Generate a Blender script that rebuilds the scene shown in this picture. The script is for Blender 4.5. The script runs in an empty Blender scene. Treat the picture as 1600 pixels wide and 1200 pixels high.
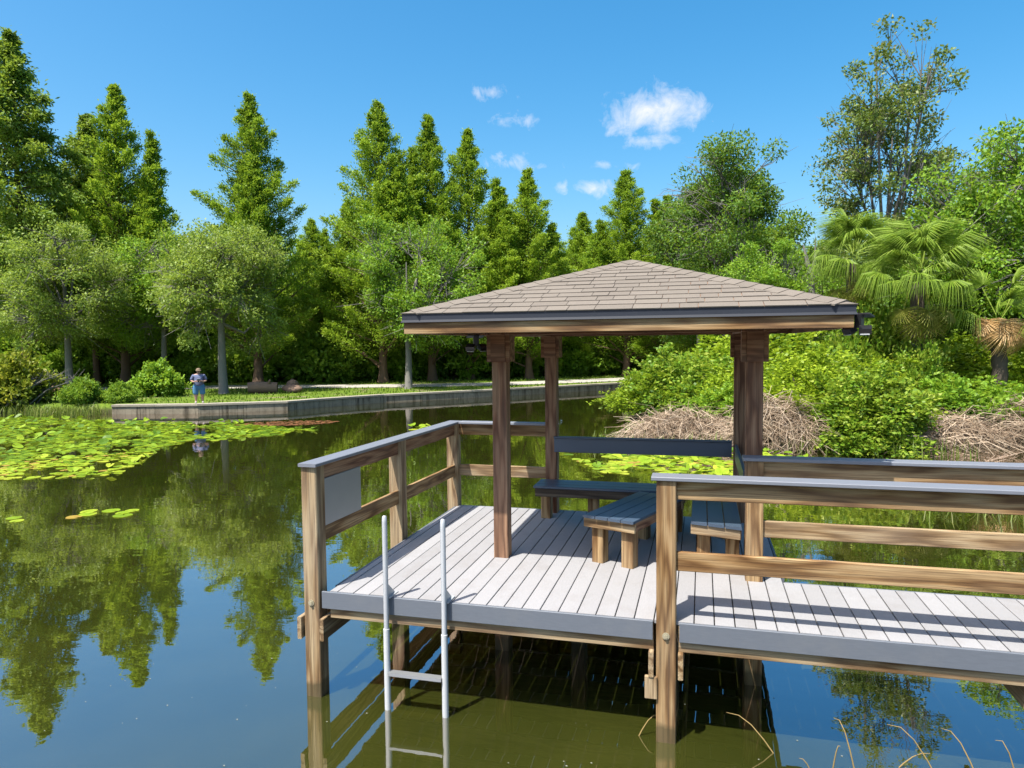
import bpy, math, random
import numpy as np
from mathutils import Vector, Matrix, Euler
R = math.radians
rng = np.random.default_rng(11)
random.seed(11)
S = bpy.context.scene
COL = S.collection
DK = 0.9          # deck top above the water (water is z = 0)

# ------------------------------------------------------------------ camera
cd = bpy.data.cameras.new('camera'); cam = bpy.data.objects.new('camera', cd); COL.objects.link(cam)
_f = Vector((-0.2575506, 0.96463689, -0.05606561)); _r = Vector((0.9662514, 0.25741885, -0.00968356)); _u = Vector((-0.00509123, 0.05666748, 0.99838013))
M3 = Matrix((_r, _u, -_f)).transposed()
cam.matrix_world = Matrix.Translation((2.7534, -5.1974, 2.9256)) @ M3.to_4x4()
cd.sensor_width = 36; cd.lens = 25.043; cd.clip_end = 2000
S.camera = cam

# ------------------------------------------------------------------ sky, sun, exposure
SUN = Vector((-0.24, -0.43, 1.0)).normalized()          # towards the sun
elev = math.asin(SUN.z); azim = math.atan2(SUN.x, SUN.y) % (2 * math.pi)
W = bpy.data.worlds.new('World'); S.world = W; W.use_nodes = True
nt = W.node_tree; nt.nodes.clear()
def wn(t, **k):
    n = nt.nodes.new(t)
    for a, b in k.items(): setattr(n, a, b)
    return n
wo = wn('ShaderNodeOutputWorld'); bg = wn('ShaderNodeBackground'); sky = wn('ShaderNodeTexSky', sky_type='NISHITA', sun_disc=False)
sky.sun_elevation = elev; sky.sun_rotation = azim; sky.air_density = 1.0; sky.dust_density = 2.8; sky.ozone_density = 2.2; sky.altitude = 0
hs = wn('ShaderNodeHueSaturation'); hs.inputs['Saturation'].default_value = 1.46; hs.inputs['Hue'].default_value = .488; hs.inputs['Value'].default_value = 1.0
nt.links.new(sky.outputs[0], hs.inputs['Color'])
tc = wn('ShaderNodeTexCoord')
cn = wn('ShaderNodeTexNoise'); cn.inputs['Scale'].default_value = 26; cn.inputs['Detail'].default_value = 9; cn.inputs['Roughness'].default_value = .66; cn.inputs['Distortion'].default_value = .4
nt.links.new(tc.outputs['Generated'], cn.inputs['Vector'])
def math_(op, a, b=None):
    n = wn('ShaderNodeMath', operation=op)
    for i, v in enumerate((a, b)):
        if v is None: continue
        if isinstance(v, (int, float)): n.inputs[i].default_value = v
        else: nt.links.new(v, n.inputs[i])
    return n.outputs[0]
nrm = wn('ShaderNodeVectorMath', operation='NORMALIZE'); nt.links.new(tc.outputs['Generated'], nrm.inputs[0])
def dot_(vec):
    n = wn('ShaderNodeVectorMath', operation='DOT_PRODUCT'); nt.links.new(nrm.outputs[0], n.inputs[0]); n.inputs[1].default_value = vec
    return n.outputs['Value']
# scattered small fair-weather clouds: azimuth from +Y (deg, clockwise), elevation, half width, half height (radians), thickness
clouds = [(-3.7, 17.3, .066, .031, 1.0), (-4.0, 15.2, .050, .014, .72), (-16.3, 19.0, .032, .014, .62), (-14.6, 17.1, .036, .013, .62), (-14.9, 14.0, .046, .016, .66), (-8.2, 12.0, .030, .013, .8), (-7.7, 13.7, .022, .009, .55), (-11.0, 12.2, .014, .011, .5), (-5.5, 13.6, .022, .008, .5), (-12.2, 13.7, .020, .009, .5), (-1.2, 16.2, .030, .010, .42), (-6.2, 16.0, .030, .010, .42),
          (60, 18, .07, .03, .9), (95, 25, .09, .035, .9), (150, 20, .08, .03, .9), (-75, 19, .08, .03, .9), (-110, 27, .09, .04, .9), (-160, 18, .08, .03, .9), (28, 40, .09, .04, .8), (-50, 45, .09, .04, .8)]
cl = None
for az, el, a, b, th in clouds:
    az, el = R(az), R(el)
    d = Vector((math.sin(az) * math.cos(el), math.cos(az) * math.cos(el), math.sin(el)))
    rt = Vector((math.cos(az), -math.sin(az), 0)); up = rt.cross(d)
    u2 = math_('POWER', math_('ABSOLUTE', math_('DIVIDE', dot_(rt), a)), 2.0)
    v2 = math_('POWER', math_('ABSOLUTE', math_('DIVIDE', math_('SUBTRACT', dot_(up), 0.0), b)), 2.0)
    r_ = math_('SQRT', math_('ADD', u2, v2))
    front = math_('GREATER_THAN', dot_(d), 0.5)
    m = math_('MULTIPLY', math_('MULTIPLY', math_('SUBTRACT', 1.45, r_), th), front)
    cl = m if cl is None else math_('MAXIMUM', cl, m)
cm = math_('MULTIPLY', math_('SUBTRACT', math_('ADD', math_('MULTIPLY', math_('MAXIMUM', cl, 0.0), .85), math_('MULTIPLY', cn.outputs[0], 2.4)), 1.55), 1.0)
cmn = wn('ShaderNodeClamp'); nt.links.new(cm, cmn.inputs[0])
gate = math_('GREATER_THAN', cl, 0.0)
cmask = math_('MULTIPLY', math_('MULTIPLY', cmn.outputs[0], gate), .93)
mx = wn('ShaderNodeMix', data_type='RGBA'); nt.links.new(cmask, mx.inputs['Factor']); nt.links.new(hs.outputs[0], mx.inputs['A']); mx.inputs['B'].default_value = (4.4, 4.4, 4.6, 1)
nt.links.new(mx.outputs['Result'], bg.inputs['Color']); bg.inputs['Strength'].default_value = 0.128
nt.links.new(bg.outputs[0], wo.inputs['Surface'])
sl = bpy.data.lights.new('sun', 'SUN'); sl.energy = 5.0; sl.angle = R(.55); sl.color = (1, .955, .88)
so = bpy.data.objects.new('sun', sl); COL.objects.link(so); so.rotation_euler = SUN.to_track_quat('Z', 'Y').to_euler()
S.view_settings.view_transform = 'Standard'; S.view_settings.look = 'None'; S.view_settings.gamma = 1; S.view_settings.exposure = 0.93
S.cycles.max_bounces = 5; S.cycles.diffuse_bounces = 4; S.cycles.glossy_bounces = 3; S.cycles.transparent_max_bounces = 6; S.cycles.caustics_reflective = False; S.cycles.caustics_refractive = False

# ------------------------------------------------------------------ helpers
def tag(o, label=None, cat=None, group=None, kind=None):
    if label: o['label'] = label
    if cat: o['category'] = cat
    if group: o['group'] = group
    if kind: o['kind'] = kind
    return o
def empty(name, loc=(0, 0, 0), rz=0):
    o = bpy.data.objects.new(name, None); COL.objects.link(o); o.location = loc; o.rotation_euler = (0, 0, rz); o.empty_display_size = .2
    return o
def link(name, me, parent=None, loc=(0, 0, 0), rot=(0, 0, 0)):
    o = bpy.data.objects.new(name, me); COL.objects.link(o)
    o.location = loc; o.rotation_euler = rot
    if parent: o.parent = parent
    return o
class MB:
    def __init__(s): s.v = []; s.f = []
    def add(s, vs, fs):
        n = len(s.v); s.v += [tuple(v) for v in vs]; s.f += [tuple(i + n for i in f) for f in fs]; return s
    def box(s, c, d, rot=None):
        x, y, z = [k / 2 for k in d]
        vs = [Vector((a * x, b * y, e * z)) for a in (-1, 1) for b in (-1, 1) for e in (-1, 1)]
        if rot: m = Euler(rot).to_matrix(); vs = [m @ v for v in vs]
        return s.add([v + Vector(c) for v in vs], [(0, 1, 3, 2), (4, 6, 7, 5), (0, 4, 5, 1), (2, 3, 7, 6), (0, 2, 6, 4), (1, 5, 7, 3)])
    def tube(s, pts, rad, n=6, cap=True):
        pts = [Vector(p) for p in pts]; k = len(pts); vs = []
        if not hasattr(rad, '__len__'): rad = [rad] * k
        for i, p in enumerate(pts):
            t = (pts[min(i + 1, k - 1)] - pts[max(i - 1, 0)])
            if t.length < 1e-9: t = Vector((0, 0, 1))
            t.normalize(); a = t.orthogonal().normalized() if i == 0 else (a - t * a.dot(t)).normalized(); b = t.cross(a)
            for j in range(n):
                q = 2 * math.pi * j / n; vs.append(p + (a * math.cos(q) + b * math.sin(q)) * rad[i])
        fs = [(i * n + j, i * n + (j + 1) % n, (i + 1) * n + (j + 1) % n, (i + 1) * n + j) for i in range(k - 1) for j in range(n)]
        if cap:                                             # end caps on their own vertices, so the sides shade straight
            m_ = len(vs); vs += vs[:n] + vs[(k - 1) * n:k * n]; fs += [tuple(m_ + j for j in range(n - 1, -1, -1)), tuple(m_ + n + j for j in range(n))]
        return s.add(vs, fs)
    def mesh(s, name, mat, smooth=False):
        me = bpy.data.meshes.new(name); me.from_pydata(s.v, [], s.f); me.materials.append(mat)
        if smooth: me.polygons.foreach_set('use_smooth', [len(p.vertices) <= 4 for p in me.polygons])
        me.update(); return me
    def build(s, name, mat, parent=None, smooth=False, loc=(0, 0, 0), rot=(0, 0, 0)):
        return link(name, s.mesh(name, mat, smooth), parent, loc, rot)
_pm = {}
def beam_mesh(L, w, t, mat, ch=.004, skew0=0.0, skew1=0.0):
    """a bar along local X from 0 to L, w wide (Y), t thick (Z), long edges chamfered; ends may be cut obliquely"""
    key = (round(L, 3), round(w, 3), round(t, 3), mat.name, ch, skew0, skew1)
    if key in _pm: return _pm[key]
    a, b = w / 2, t / 2
    pr = [(-a + ch, -b), (a - ch, -b), (a, -b + ch), (a, b - ch), (a - ch, b), (-a + ch, b), (-a, b - ch), (-a, -b + ch)]
    vs = [(0 + skew0 * y, y, z) for y, z in pr] + [(L + skew1 * y, y, z) for y, z in pr]
    fs = [(i, (i + 1) % 8, 8 + (i + 1) % 8, 8 + i) for i in range(8)] + [tuple(range(7, -1, -1)), tuple(range(8, 16))]
    me = bpy.data.meshes.new('bar'); me.from_pydata(vs, [], fs); me.materials.append(mat); me.update(); _pm[key] = me
    return me
def bar(name, p, L, w, t, mat, axis='X', parent=None, ch=.004, rz=0, skew0=0.0, skew1=0.0):
    """p = centre of the starting end; axis X, Y or Z is the way it runs"""
    rot = {'X': (0, 0, rz), 'Y': (0, 0, R(90) + rz), 'Z': (0, R(-90), 0)}[axis]
    o = link(name, beam_mesh(L, w, t, mat, ch, skew0, skew1), parent, p, rot)
    return o

# ------------------------------------------------------------------ materials
def newmat(name):
    m = bpy.data.materials.new(name); m.use_nodes = True; t = m.node_tree; t.nodes.clear()
    out = t.nodes.new('ShaderNodeOutputMaterial'); return m, t, out
class NT:
    def __init__(s, t): s.t = t
    def n(s, typ, **k):
        n = s.t.nodes.new(typ)
        for a, b in k.items(): setattr(n, a, b)
        return n
    def l(s, a, b): s.t.links.new(a, b)
    def noise(s, vec, scale, detail=4, rough=.55, dist=0):
        n = s.n('ShaderNodeTexNoise'); n.inputs['Scale'].default_value = scale; n.inputs['Detail'].default_value = detail; n.inputs['Roughness'].default_value = rough; n.inputs['Distortion'].default_value = dist
        if vec is not None: s.l(vec, n.inputs['Vector'])
        return n.outputs[0]
    def ramp(s, fac, stops):
        n = s.n('ShaderNodeValToRGB'); e = n.color_ramp.elements
        while len(e) < len(stops): e.new(.5)
        for i, (p, c) in enumerate(stops): e[i].position = p; e[i].color = (*c, 1)
        s.l(fac, n.inputs[0]); return n.outputs[0]
    def mix(s, fac, a, b, blend='MIX'):
        n = s.n('ShaderNodeMix', data_type='RGBA', blend_type=blend)
        for v, k in ((fac, 'Factor'), (a, 'A'), (b, 'B')):
            if isinstance(v, (int, float)): n.inputs[k].default_value = v
            elif isinstance(v, tuple): n.inputs[k].default_value = (*v, 1)
            else: s.l(v, n.inputs[k])
        return n.outputs['Result']
    def math(s, op, a, b=None, c=None, clamp=False):
        n = s.n('ShaderNodeMath', operation=op, use_clamp=clamp)
        for i, v in enumerate((a, b, c)):
            if v is None: continue
            if isinstance(v, (int, float)): n.inputs[i].default_value = v
            else: s.l(v, n.inputs[i])
        return n.outputs[0]
    def bump(s, h, strength=.3, dist=.01):
        n = s.n('ShaderNodeBump'); n.inputs['Strength'].default_value = strength; n.inputs['Distance'].default_value = dist; s.l(h, n.inputs['Height']); return n.outputs[0]
    def bsdf(s, col=None, rough=.6, normal=None, spec=.4, metal=0):
        n = s.n('ShaderNodeBsdfPrincipled'); n.inputs['Roughness'].default_value = rough; n.inputs['Specular IOR Level'].default_value = spec; n.inputs['Metallic'].default_value = metal
        if col is not None:
            if isinstance(col, tuple): n.inputs['Base Color'].default_value = (*col, 1)
            else: s.l(col, n.inputs['Base Color'])
        if normal is not None: s.l(normal, n.inputs['Normal'])
        return n
def objvec(g, scale, rnd=60):
    tc = g.n('ShaderNodeTexCoord'); oi = g.n('ShaderNodeObjectInfo'); mp = g.n('ShaderNodeMapping'); mp.inputs['Scale'].default_value = scale
    ad = g.n('ShaderNodeVectorMath', operation='MULTIPLY_ADD'); cb = g.n('ShaderNodeCombineXYZ')
    m = g.math('MULTIPLY', oi.outputs['Random'], rnd)
    for i in range(3): g.l(m, cb.inputs[i])
    g.l(tc.outputs['Object'], ad.inputs[0]); ad.inputs[1].default_value = (1, 1, 1); g.l(cb.outputs[0], ad.inputs[2]); g.l(ad.outputs[0], mp.inputs[0])
    return mp.outputs[0], oi.outputs['Random']
def wood_mat(name, dark, mid, light, grey=(.33, .30, .27), greyamt=.45, wet=False):
    dark, mid, light, grey = [tuple(k * .77 for k in c_) for c_ in (dark, mid, light, grey)]
    m, t, out = newmat(name); g = NT(t)
    v, rnd = objvec(g, (1.0, 9, 9))
    vk, _ = objvec(g, (1.5, 5.5, 5.5), 47)                       # knots: a few per board, rings bend round them
    vo = g.n('ShaderNodeTexVoronoi'); vo.inputs['Scale'].default_value = 1.0; vo.inputs['Randomness'].default_value = 1.0; g.l(vk, vo.inputs['Vector'])
    kd = vo.outputs['Distance']
    n1 = g.noise(v, 1.6, 3, .5, 1.2)
    vw, _ = objvec(g, (.8, 14, 14), 23)
    ph = g.math('ADD', g.math('MULTIPLY', g.noise(vw, .55, 2, .5), 26), g.math('MULTIPLY', g.math('POWER', kd, .6), 9))
    rings = g.math('ADD', .5, g.math('MULTIPLY', g.math('SINE', ph), .5))
    ring = g.math('ADD', g.math('MULTIPLY', g.math('POWER', rings, .8), .50), g.math('MULTIPLY', n1, .46))
    c = g.ramp(ring, [(.20, dark), (.46, mid), (.80, light)])
    c = g.mix(g.math('MULTIPLY', g.math('SUBTRACT', .13, kd, clamp=True), 9, clamp=True), c, tuple(k * .55 for k in dark))
    v2, _ = objvec(g, (1.0, 55, 55), 31)
    fine = g.noise(v2, 2.0, 4, .65)
    c = g.mix(g.math('MULTIPLY', g.math('SUBTRACT', .56, fine, clamp=True), 3.2, clamp=True), c, tuple(k * .45 for k in dark))
    v3, _ = objvec(g, (.7, 2.2, 2.2), 17)
    gw = g.math('MULTIPLY', g.math('SUBTRACT', g.noise(v3, 2.0, 4), .38, clamp=True), 3.2 * greyamt, clamp=True)
    c = g.mix(gw, c, grey)
    c = g.mix(.35, c, g.ramp(rnd, [(0, (.62, .60, .58)), (1, (1, 1, 1))]), 'MULTIPLY')
    ge = g.n('ShaderNodeNewGeometry'); sp = g.n('ShaderNodeSeparateXYZ'); g.l(ge.outputs['Position'], sp.inputs[0])
    nz = g.noise(ge.outputs['Position'], 9, 3)
    w_ = g.math('MULTIPLY', g.math('SUBTRACT', g.math('ADD', .10, g.math('MULTIPLY', nz, .10)), sp.outputs[2]), 22, clamp=True)
    c = g.mix(g.math('MULTIPLY', w_, .72), c, (.045, .04, .018))
    b = g.bsdf(c, .72, g.bump(g.math('ADD', fine, g.math('MULTIPLY', ring, .6)), .35, .004), .25)
    g.l(b.outputs[0], out.inputs[0]); return m
def plain_mat(name, col, rough=.5, var=.12, scale=18, stretch=(1, 1, 1), bump=.1, spec=.4, metal=0, dirt=None):
    col = tuple(k * .625 for k in col); dirt = dirt and tuple(k * .625 for k in dirt)
    m, t, out = newmat(name); g = NT(t)
    v, rnd = objvec(g, stretch)
    n = g.noise(v, scale, 5, .6)
    k = g.math('ADD', 1 - var, g.math('MULTIPLY', n, 2 * var))
    c = g.mix(1.0, col, k, 'MULTIPLY') if False else None
    sc = g.n('ShaderNodeVectorMath', operation='SCALE'); sc.inputs[0].default_value = col; g.l(k, sc.inputs['Scale'])
    c = sc.outputs[0]
    if dirt:
        v2, _ = objvec(g, (1, 1, 1), 13)
        d = g.math('MULTIPLY', g.math('SUBTRACT', g.noise(v2, 2.3, 7, .72), .50, clamp=True), 3.6, clamp=True)
        c = g.mix(g.math('MULTIPLY', d, .55), c, dirt)
    c = g.mix(.5, c, g.ramp(rnd, [(0, (.74, .735, .73)), (1, (1, 1, 1))]), 'MULTIPLY')
    b = g.bsdf(c, rough, g.bump(n, bump, .003), spec, metal)
    g.l(b.outputs[0], out.inputs[0]); return m
def leaf_mat(name, c0, c1, c2, trans=.35, rough=.5, spec=.3, rv=.16):
    m, t, out = newmat(name); g = NT(t)
    at = g.n('ShaderNodeAttribute', attribute_name='v'); oi = g.n('ShaderNodeObjectInfo')
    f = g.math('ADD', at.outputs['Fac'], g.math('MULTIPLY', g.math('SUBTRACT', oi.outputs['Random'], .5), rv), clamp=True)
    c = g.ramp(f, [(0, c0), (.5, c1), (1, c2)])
    b = g.bsdf(c, rough, None, spec)
    tr = g.n('ShaderNodeBsdfTranslucent'); g.l(g.mix(.5, c, (.34, .42, .03)), tr.inputs[0])
    mx = g.n('ShaderNodeMixShader'); mx.inputs[0].default_value = trans; g.l(b.outputs[0], mx.inputs[1]); g.l(tr.outputs[0], mx.inputs[2])
    g.l(mx.outputs[0], out.inputs[0]); return m

M = {}
M['wood'] = wood_mat('weathered_pine', (.17, .08, .026), (.41, .235, .095), (.62, .42, .21), grey=(.36, .29, .21), greyamt=.22)
M['woodg'] = wood_mat('grey_pine', (.20, .11, .045), (.44, .29, .145), (.64, .48, .28), grey=(.38, .32, .25), greyamt=.35)
M['woodr'] = wood_mat('red_brown_pine', (.14, .055, .026), (.35, .17, .09), (.52, .31, .175), grey=(.33, .23, .16), greyamt=.35)
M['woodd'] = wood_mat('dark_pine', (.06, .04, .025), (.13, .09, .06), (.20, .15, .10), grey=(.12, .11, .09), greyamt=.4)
M['deck'] = plain_mat('grey_composite_board', (.475, .468, .472), .68, .20, 9, (2.5, 26, 26), .3, .25, dirt=(.34, .31, .285))
M['fascia'] = plain_mat('slate_composite_board', (.20, .225, .265), .55, .14, 6, (2, 14, 14), .15, .35, dirt=(.27, .28, .29))
M['cap'] = plain_mat('blue_grey_cap_board', (.27, .29, .335), .5, .12, 8, (2, 20, 20), .12, .45)
M['slate'] = plain_mat('dark_slate_board', (.085, .125, .185), .38, .10, 8, (2, 20, 20), .10, .5)
M['drip'] = plain_mat('dark_painted_metal', (.035, .042, .058), .6, .10, 4, (1, 1, 1), .03, .25)
M['alu'] = plain_mat('galvanised_tube', (.72, .75, .77), .45, .12, 30, (1, 6, 6), .05, .5, .2)
M['alub'] = plain_mat('pale_galvanised_tube', (.86, .88, .88), .5, .12, 30, (1, 6, 6), .05, .4, .1)
M['panel'] = plain_mat('dull_aluminium_sheet', (.50, .52, .53), .42, .07, 5, (1, 1, 1), .02, .4, .55)
M['black'] = plain_mat('black_plastic', (.02, .021, .024), .4, .1, 20, bump=.02)
M['lens'] = plain_mat('white_lamp_lens', (.6, .62, .65), .25, .03, 20, bump=.0)
M['bolt'] = plain_mat('pale_zinc', (.55, .50, .34), .5, .1, 30, metal=.4)
M['shingle'] = plain_mat('tan_asphalt_shingle', (.285, .245, .20), .9, .42, 130, (1, 1, 1), .55, .15, dirt=(.24, .20, .17))
m, t, out = newmat('streaked_seawall'); g = NT(t); M['concrete'] = m
ge = g.n('ShaderNodeNewGeometry'); mpw = g.n('ShaderNodeMapping'); mpw.inputs['Scale'].default_value = (3.2, 3.2, .25); g.l(ge.outputs['Position'], mpw.inputs[0])
nb_ = g.noise(ge.outputs['Position'], 2.2, 5, .65); st_ = g.noise(mpw.outputs[0], 1.6, 5, .7)
c = g.ramp(nb_, [(.3, (.18, .15, .105)), (.7, (.34, .29, .21))]); c = g.mix(g.math('MULTIPLY', g.math('SUBTRACT', st_, .50, clamp=True), 7, clamp=True), c, (.075, .062, .045))
b = g.bsdf(c, .9, g.bump(nb_, .4, .02), .15); g.l(b.outputs[0], out.inputs[0])
M['concretecap'] = plain_mat('pale_concrete', (.50, .45, .35), .85, .22, 8, (1, 1, 1), .2, .2, dirt=(.22, .19, .14))
M['rock'] = plain_mat('brown_rock', (.21, .135, .08), .9, .45, 7, (1, 1, 1), .8, .2, dirt=(.08, .06, .045))
M['log'] = plain_mat('pinkish_dead_log', (.30, .20, .14), .9, .35, 6, (1, 5, 5), .6, .2)
M['bark'] = plain_mat('grey_brown_bark', (.17, .135, .105), .9, .4, 9, (4, 4, .8), .8, .15)
M['barkg'] = plain_mat('pale_grey_bark', (.30, .28, .25), .9, .3, 9, (3, 3, 1), .6, .15)
M['barkr'] = plain_mat('cinnamon_bark', (.22, .145, .095), .9, .35, 9, (5, 5, .6), .8, .15)
m, t, out = newmat('bleached_dead_twigs'); g = NT(t); M['twig'] = m
ge = g.n('ShaderNodeNewGeometry'); c = g.ramp(ge.outputs['Random Per Island'], [(0, (.12, .08, .05)), (.45, (.32, .235, .16)), (1, (.56, .45, .33))]); b = g.bsdf(c, .9, None, .15); g.l(b.outputs[0], out.inputs[0])
M['straw'] = plain_mat('dry_reed', (.42, .29, .10), .7, .25, 6, bump=.1)
M['cyp'] = leaf_mat('cypress_foliage', (.058, .135, .010), (.215, .365, .022), (.41, .55, .05), .47)
M['cypold'] = leaf_mat('old_cypress_foliage', (.050, .110, .016), (.175, .285, .030), (.34, .43, .065), .42)
M['oak'] = leaf_mat('grey_green_oak_foliage', (.095, .165, .022), (.265, .370, .06), (.45, .53, .14), .47)
M['laurel'] = leaf_mat('bright_broad_foliage', (.068, .150, .013), (.190, .360, .026), (.36, .53, .058), .46)
M['dark'] = leaf_mat('deep_green_foliage', (.035, .088, .010), (.105, .215, .022), (.22, .35, .04), .42)
M['vine'] = leaf_mat('yellow_green_vine_leaves', (.055, .12, .006), (.215, .33, .012), (.40, .50, .03), .42)
M['sparse'] = leaf_mat('olive_tipped_foliage', (0.057, 0.109, 0.021), (0.156, 0.224, 0.046), (0.341, 0.258, 0.130), .3)
M['yshrub'] = leaf_mat('yellow_shrub_leaves', (.07, .11, .012), (.17, .22, .015), (.38, .33, .03), .3)
M['palm'] = leaf_mat('palm_frond', (.085, .16, .014), (.24, .36, .04), (.46, .54, .12), .4, .5, .25)
M['palmdead'] = leaf_mat('dead_palm_frond', (.30, .16, .06), (.56, .36, .16), (.72, .54, .30), .25)
M['palmyel'] = leaf_mat('yellowing_palm_frond', (.12, .13, .02), (.22, .23, .03), (.34, .32, .07), .25)
M['lily'] = leaf_mat('water_lily_leaf', (.075, .15, .006), (.22, .33, .012), (.42, .46, .04), .2, .42, .3, .6)
M['lilybrown'] = leaf_mat('old_lily_leaf', (.20, .10, .02), (.30, .20, .03), (.34, .30, .05), .1)
M['grass'] = leaf_mat('grass_blades', (.05, .10, .008), (.11, .19, .014), (.20, .28, .03), .3)
M['reed'] = leaf_mat('reed_blades', (.06, .10, .012), (.14, .20, .03), (.30, .29, .08), .3)

# water: murky green body under a mirror-like skin, slightly clear at the top
m, t, out = newmat('pond_water'); g = NT(t); M['water'] = m
ge = g.n('ShaderNodeNewGeometry')
mp = g.n('ShaderNodeMapping'); g.l(ge.outputs['Position'], mp.inputs[0]); mp.inputs['Rotation'].default_value = (0, 0, R(-15)); mp.inputs['Scale'].default_value = (1, 1.5, 1)
rip = g.math('ADD', g.math('MULTIPLY', g.noise(mp.outputs[0], 1.3, 2, .5), 1.0), g.math('MULTIPLY', g.noise(mp.outputs[0], 6.5, 2, .5), .16))
nrmw = g.bump(rip, .10, .022)
murk = g.ramp(g.noise(ge.outputs['Position'], .7, 4), [(.3, (.034, .042, .007)), (.7, (.056, .063, .011))])
df = g.n('ShaderNodeBsdfDiffuse'); g.l(murk, df.inputs[0])
tp = g.n('ShaderNodeBsdfTransparent'); tp.inputs[0].default_value = (.78, .66, .14, 1)
m1 = g.n('ShaderNodeMixShader'); m1.inputs[0].default_value = .32; g.l(df.outputs[0], m1.inputs[1]); g.l(tp.outputs[0], m1.inputs[2])
gl = g.n('ShaderNodeBsdfGlossy'); gl.inputs['Roughness'].default_value = .004; g.l(nrmw, gl.inputs['Normal']); gl.inputs[0].default_value = (.93, .86, .90, 1)
lw = g.n('ShaderNodeLayerWeight'); lw.inputs['Blend'].default_value = .5; g.l(nrmw, lw.inputs['Normal'])
frv = g.math('ADD', .09, g.math('MULTIPLY', g.math('POWER', lw.outputs['Facing'], 1.5), .88))
m2 = g.n('ShaderNodeMixShader'); g.l(frv, m2.inputs[0]); g.l(m1.outputs[0], m2.inputs[1]); g.l(gl.outputs[0], m2.inputs[2])
g.l(m2.outputs[0], out.inputs[0])
# ground: grass with bare patches above, mud below water
m, t, out = newmat('grassy_ground'); g = NT(t); M['ground'] = m
ge = g.n('ShaderNodeNewGeometry'); n1 = g.noise(ge.outputs['Position'], .55, 5, .6); n2 = g.noise(ge.outputs['Position'], 6, 4, .65)
c = g.ramp(n2, [(.3, (.06, .10, .012)), (.7, (.135, .20, .022))])
c = g.mix(g.math('MULTIPLY', g.math('SUBTRACT', n1, .56, clamp=True), 7, clamp=True), c, (.20, .16, .10))
sp = g.n('ShaderNodeSeparateXYZ'); g.l(ge.outputs['Position'], sp.inputs[0])
c = g.mix(g.math('MULTIPLY', g.math('SUBTRACT', .30, sp.outputs[2]), 6, clamp=True), c, (.05, .052, .02))
b = g.bsdf(c, .95, g.bump(n2, .5, .04), .1); g.l(b.outputs[0], out.inputs[0])
m, t, out = newmat('pale_path'); g = NT(t); M['path'] = m
ge = g.n('ShaderNodeNewGeometry'); c = g.ramp(g.noise(ge.outputs['Position'], 3, 5, .6), [(.3, (.30, .275, .235)), (.7, (.39, .365, .32))])
b = g.bsdf(c, .9, None, .2); g.l(b.outputs[0], out.inputs[0])

# ------------------------------------------------------------------ ground, water, path
SHORE = [(-400, -60), (-150, -20), (-70, 2), (-40, 14), (-29.5, 18.4), (-25.7, 19.4), (-22.35, 20.6), (-18.71, 21.6), (-15.53, 23.65), (-14.82, 25.25), (-12.94, 28.3), (-8.49, 32.9), (-3.45, 38.95), (-1.2, 41.2), (.4, 37), (-.6, 29), (-.9, 24.6), (.3, 20.6), (1.3, 18.3), (3.7, 16.1), (6, 15.1), (8, 15.6), (11.6, 18.6), (14.5, 17.5), (20, 13), (30, 8), (60, 0), (150, -20), (400, -60), (400, 700), (-400, 700)]
def axis_pts(lo, hi, a, b, fine):
    mid = list(np.arange(a, b + 1e-6, fine)); left = [a - 1 - (1.35 ** k - 1) * 3 for k in range(1, 40)]; right = [b + 1 + (1.35 ** k - 1) * 3 for k in range(1, 40)]
    return np.array([x for x in reversed(left) if x > lo] + mid + [x for x in right if x < hi])
gx = axis_pts(-390, 390, -44, 24, .45); gy = axis_pts(-80, 690, 6, 58, .45)
X, Y = np.meshgrid(gx, gy); P = np.stack([X.ravel(), Y.ravel()], 1)
def sdist(P):
    d = np.full(len(P), 1e9); ins = np.zeros(len(P), bool); n = len(SHORE)
    for i in range(n):
        a = np.array(SHORE[i]); b = np.array(SHORE[(i + 1) % n]); e = b - a
        t_ = np.clip(((P - a) @ e) / (e @ e), 0, 1); d = np.minimum(d, np.linalg.norm(P - a - t_[:, None] * e, axis=1))
        c = ((a[1] > P[:, 1]) != (b[1] > P[:, 1])) & (P[:, 0] < (b[0] - a[0]) * (P[:, 1] - a[1]) / (b[1] - a[1] + 1e-12) + a[0]); ins ^= c
    return np.where(ins, d, -d)
sd = sdist(P); s_ = np.clip((sd + .15) / .75, 0, 1); Z = -1.3 + (1.3 + .40) * s_ * s_ * (3 - 2 * s_) + np.clip(sd - 1, 0, 12) * .004
V = np.column_stack([P, Z]); nx, ny = len(gx), len(gy)
idx = np.arange(nx * ny).reshape(ny, nx); F = np.stack([idx[:-1, :-1], idx[:-1, 1:], idx[1:, 1:], idx[1:, :-1]], -1).reshape(-1, 4)
me = bpy.data.meshes.new('ground'); me.from_pydata(V.tolist(), [], F.tolist()); me.materials.append(M['ground']); me.polygons.foreach_set('use_smooth', [True] * len(me.polygons))
tag(link('ground', me), kind='structure')
def gz(x, y):
    s = float(sdist(np.array([[x, y]]))[0]); k = min(max((s + .15) / .75, 0), 1); return -1.3 + 1.7 * k * k * (3 - 2 * k) + min(max(s - 1, 0), 12) * .004
tag(MB().add([(-400, -90, 0), (400, -90, 0), (400, 690, 0), (-400, 690, 0)], [(0, 1, 2, 3)]).build('pond_water', M['water']), kind='structure')
pc = [(-60, 17.5), (-45, 23), (-36.5, 27.2), (-32, 29.6), (-25.8, 32.6), (-20, 33.8), (-14.5, 35.4), (-10, 37.6), (-5.5, 41.2), (-1.5, 45.2), (6, 51), (18, 58)]
pb = MB(); L_ = []
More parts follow.
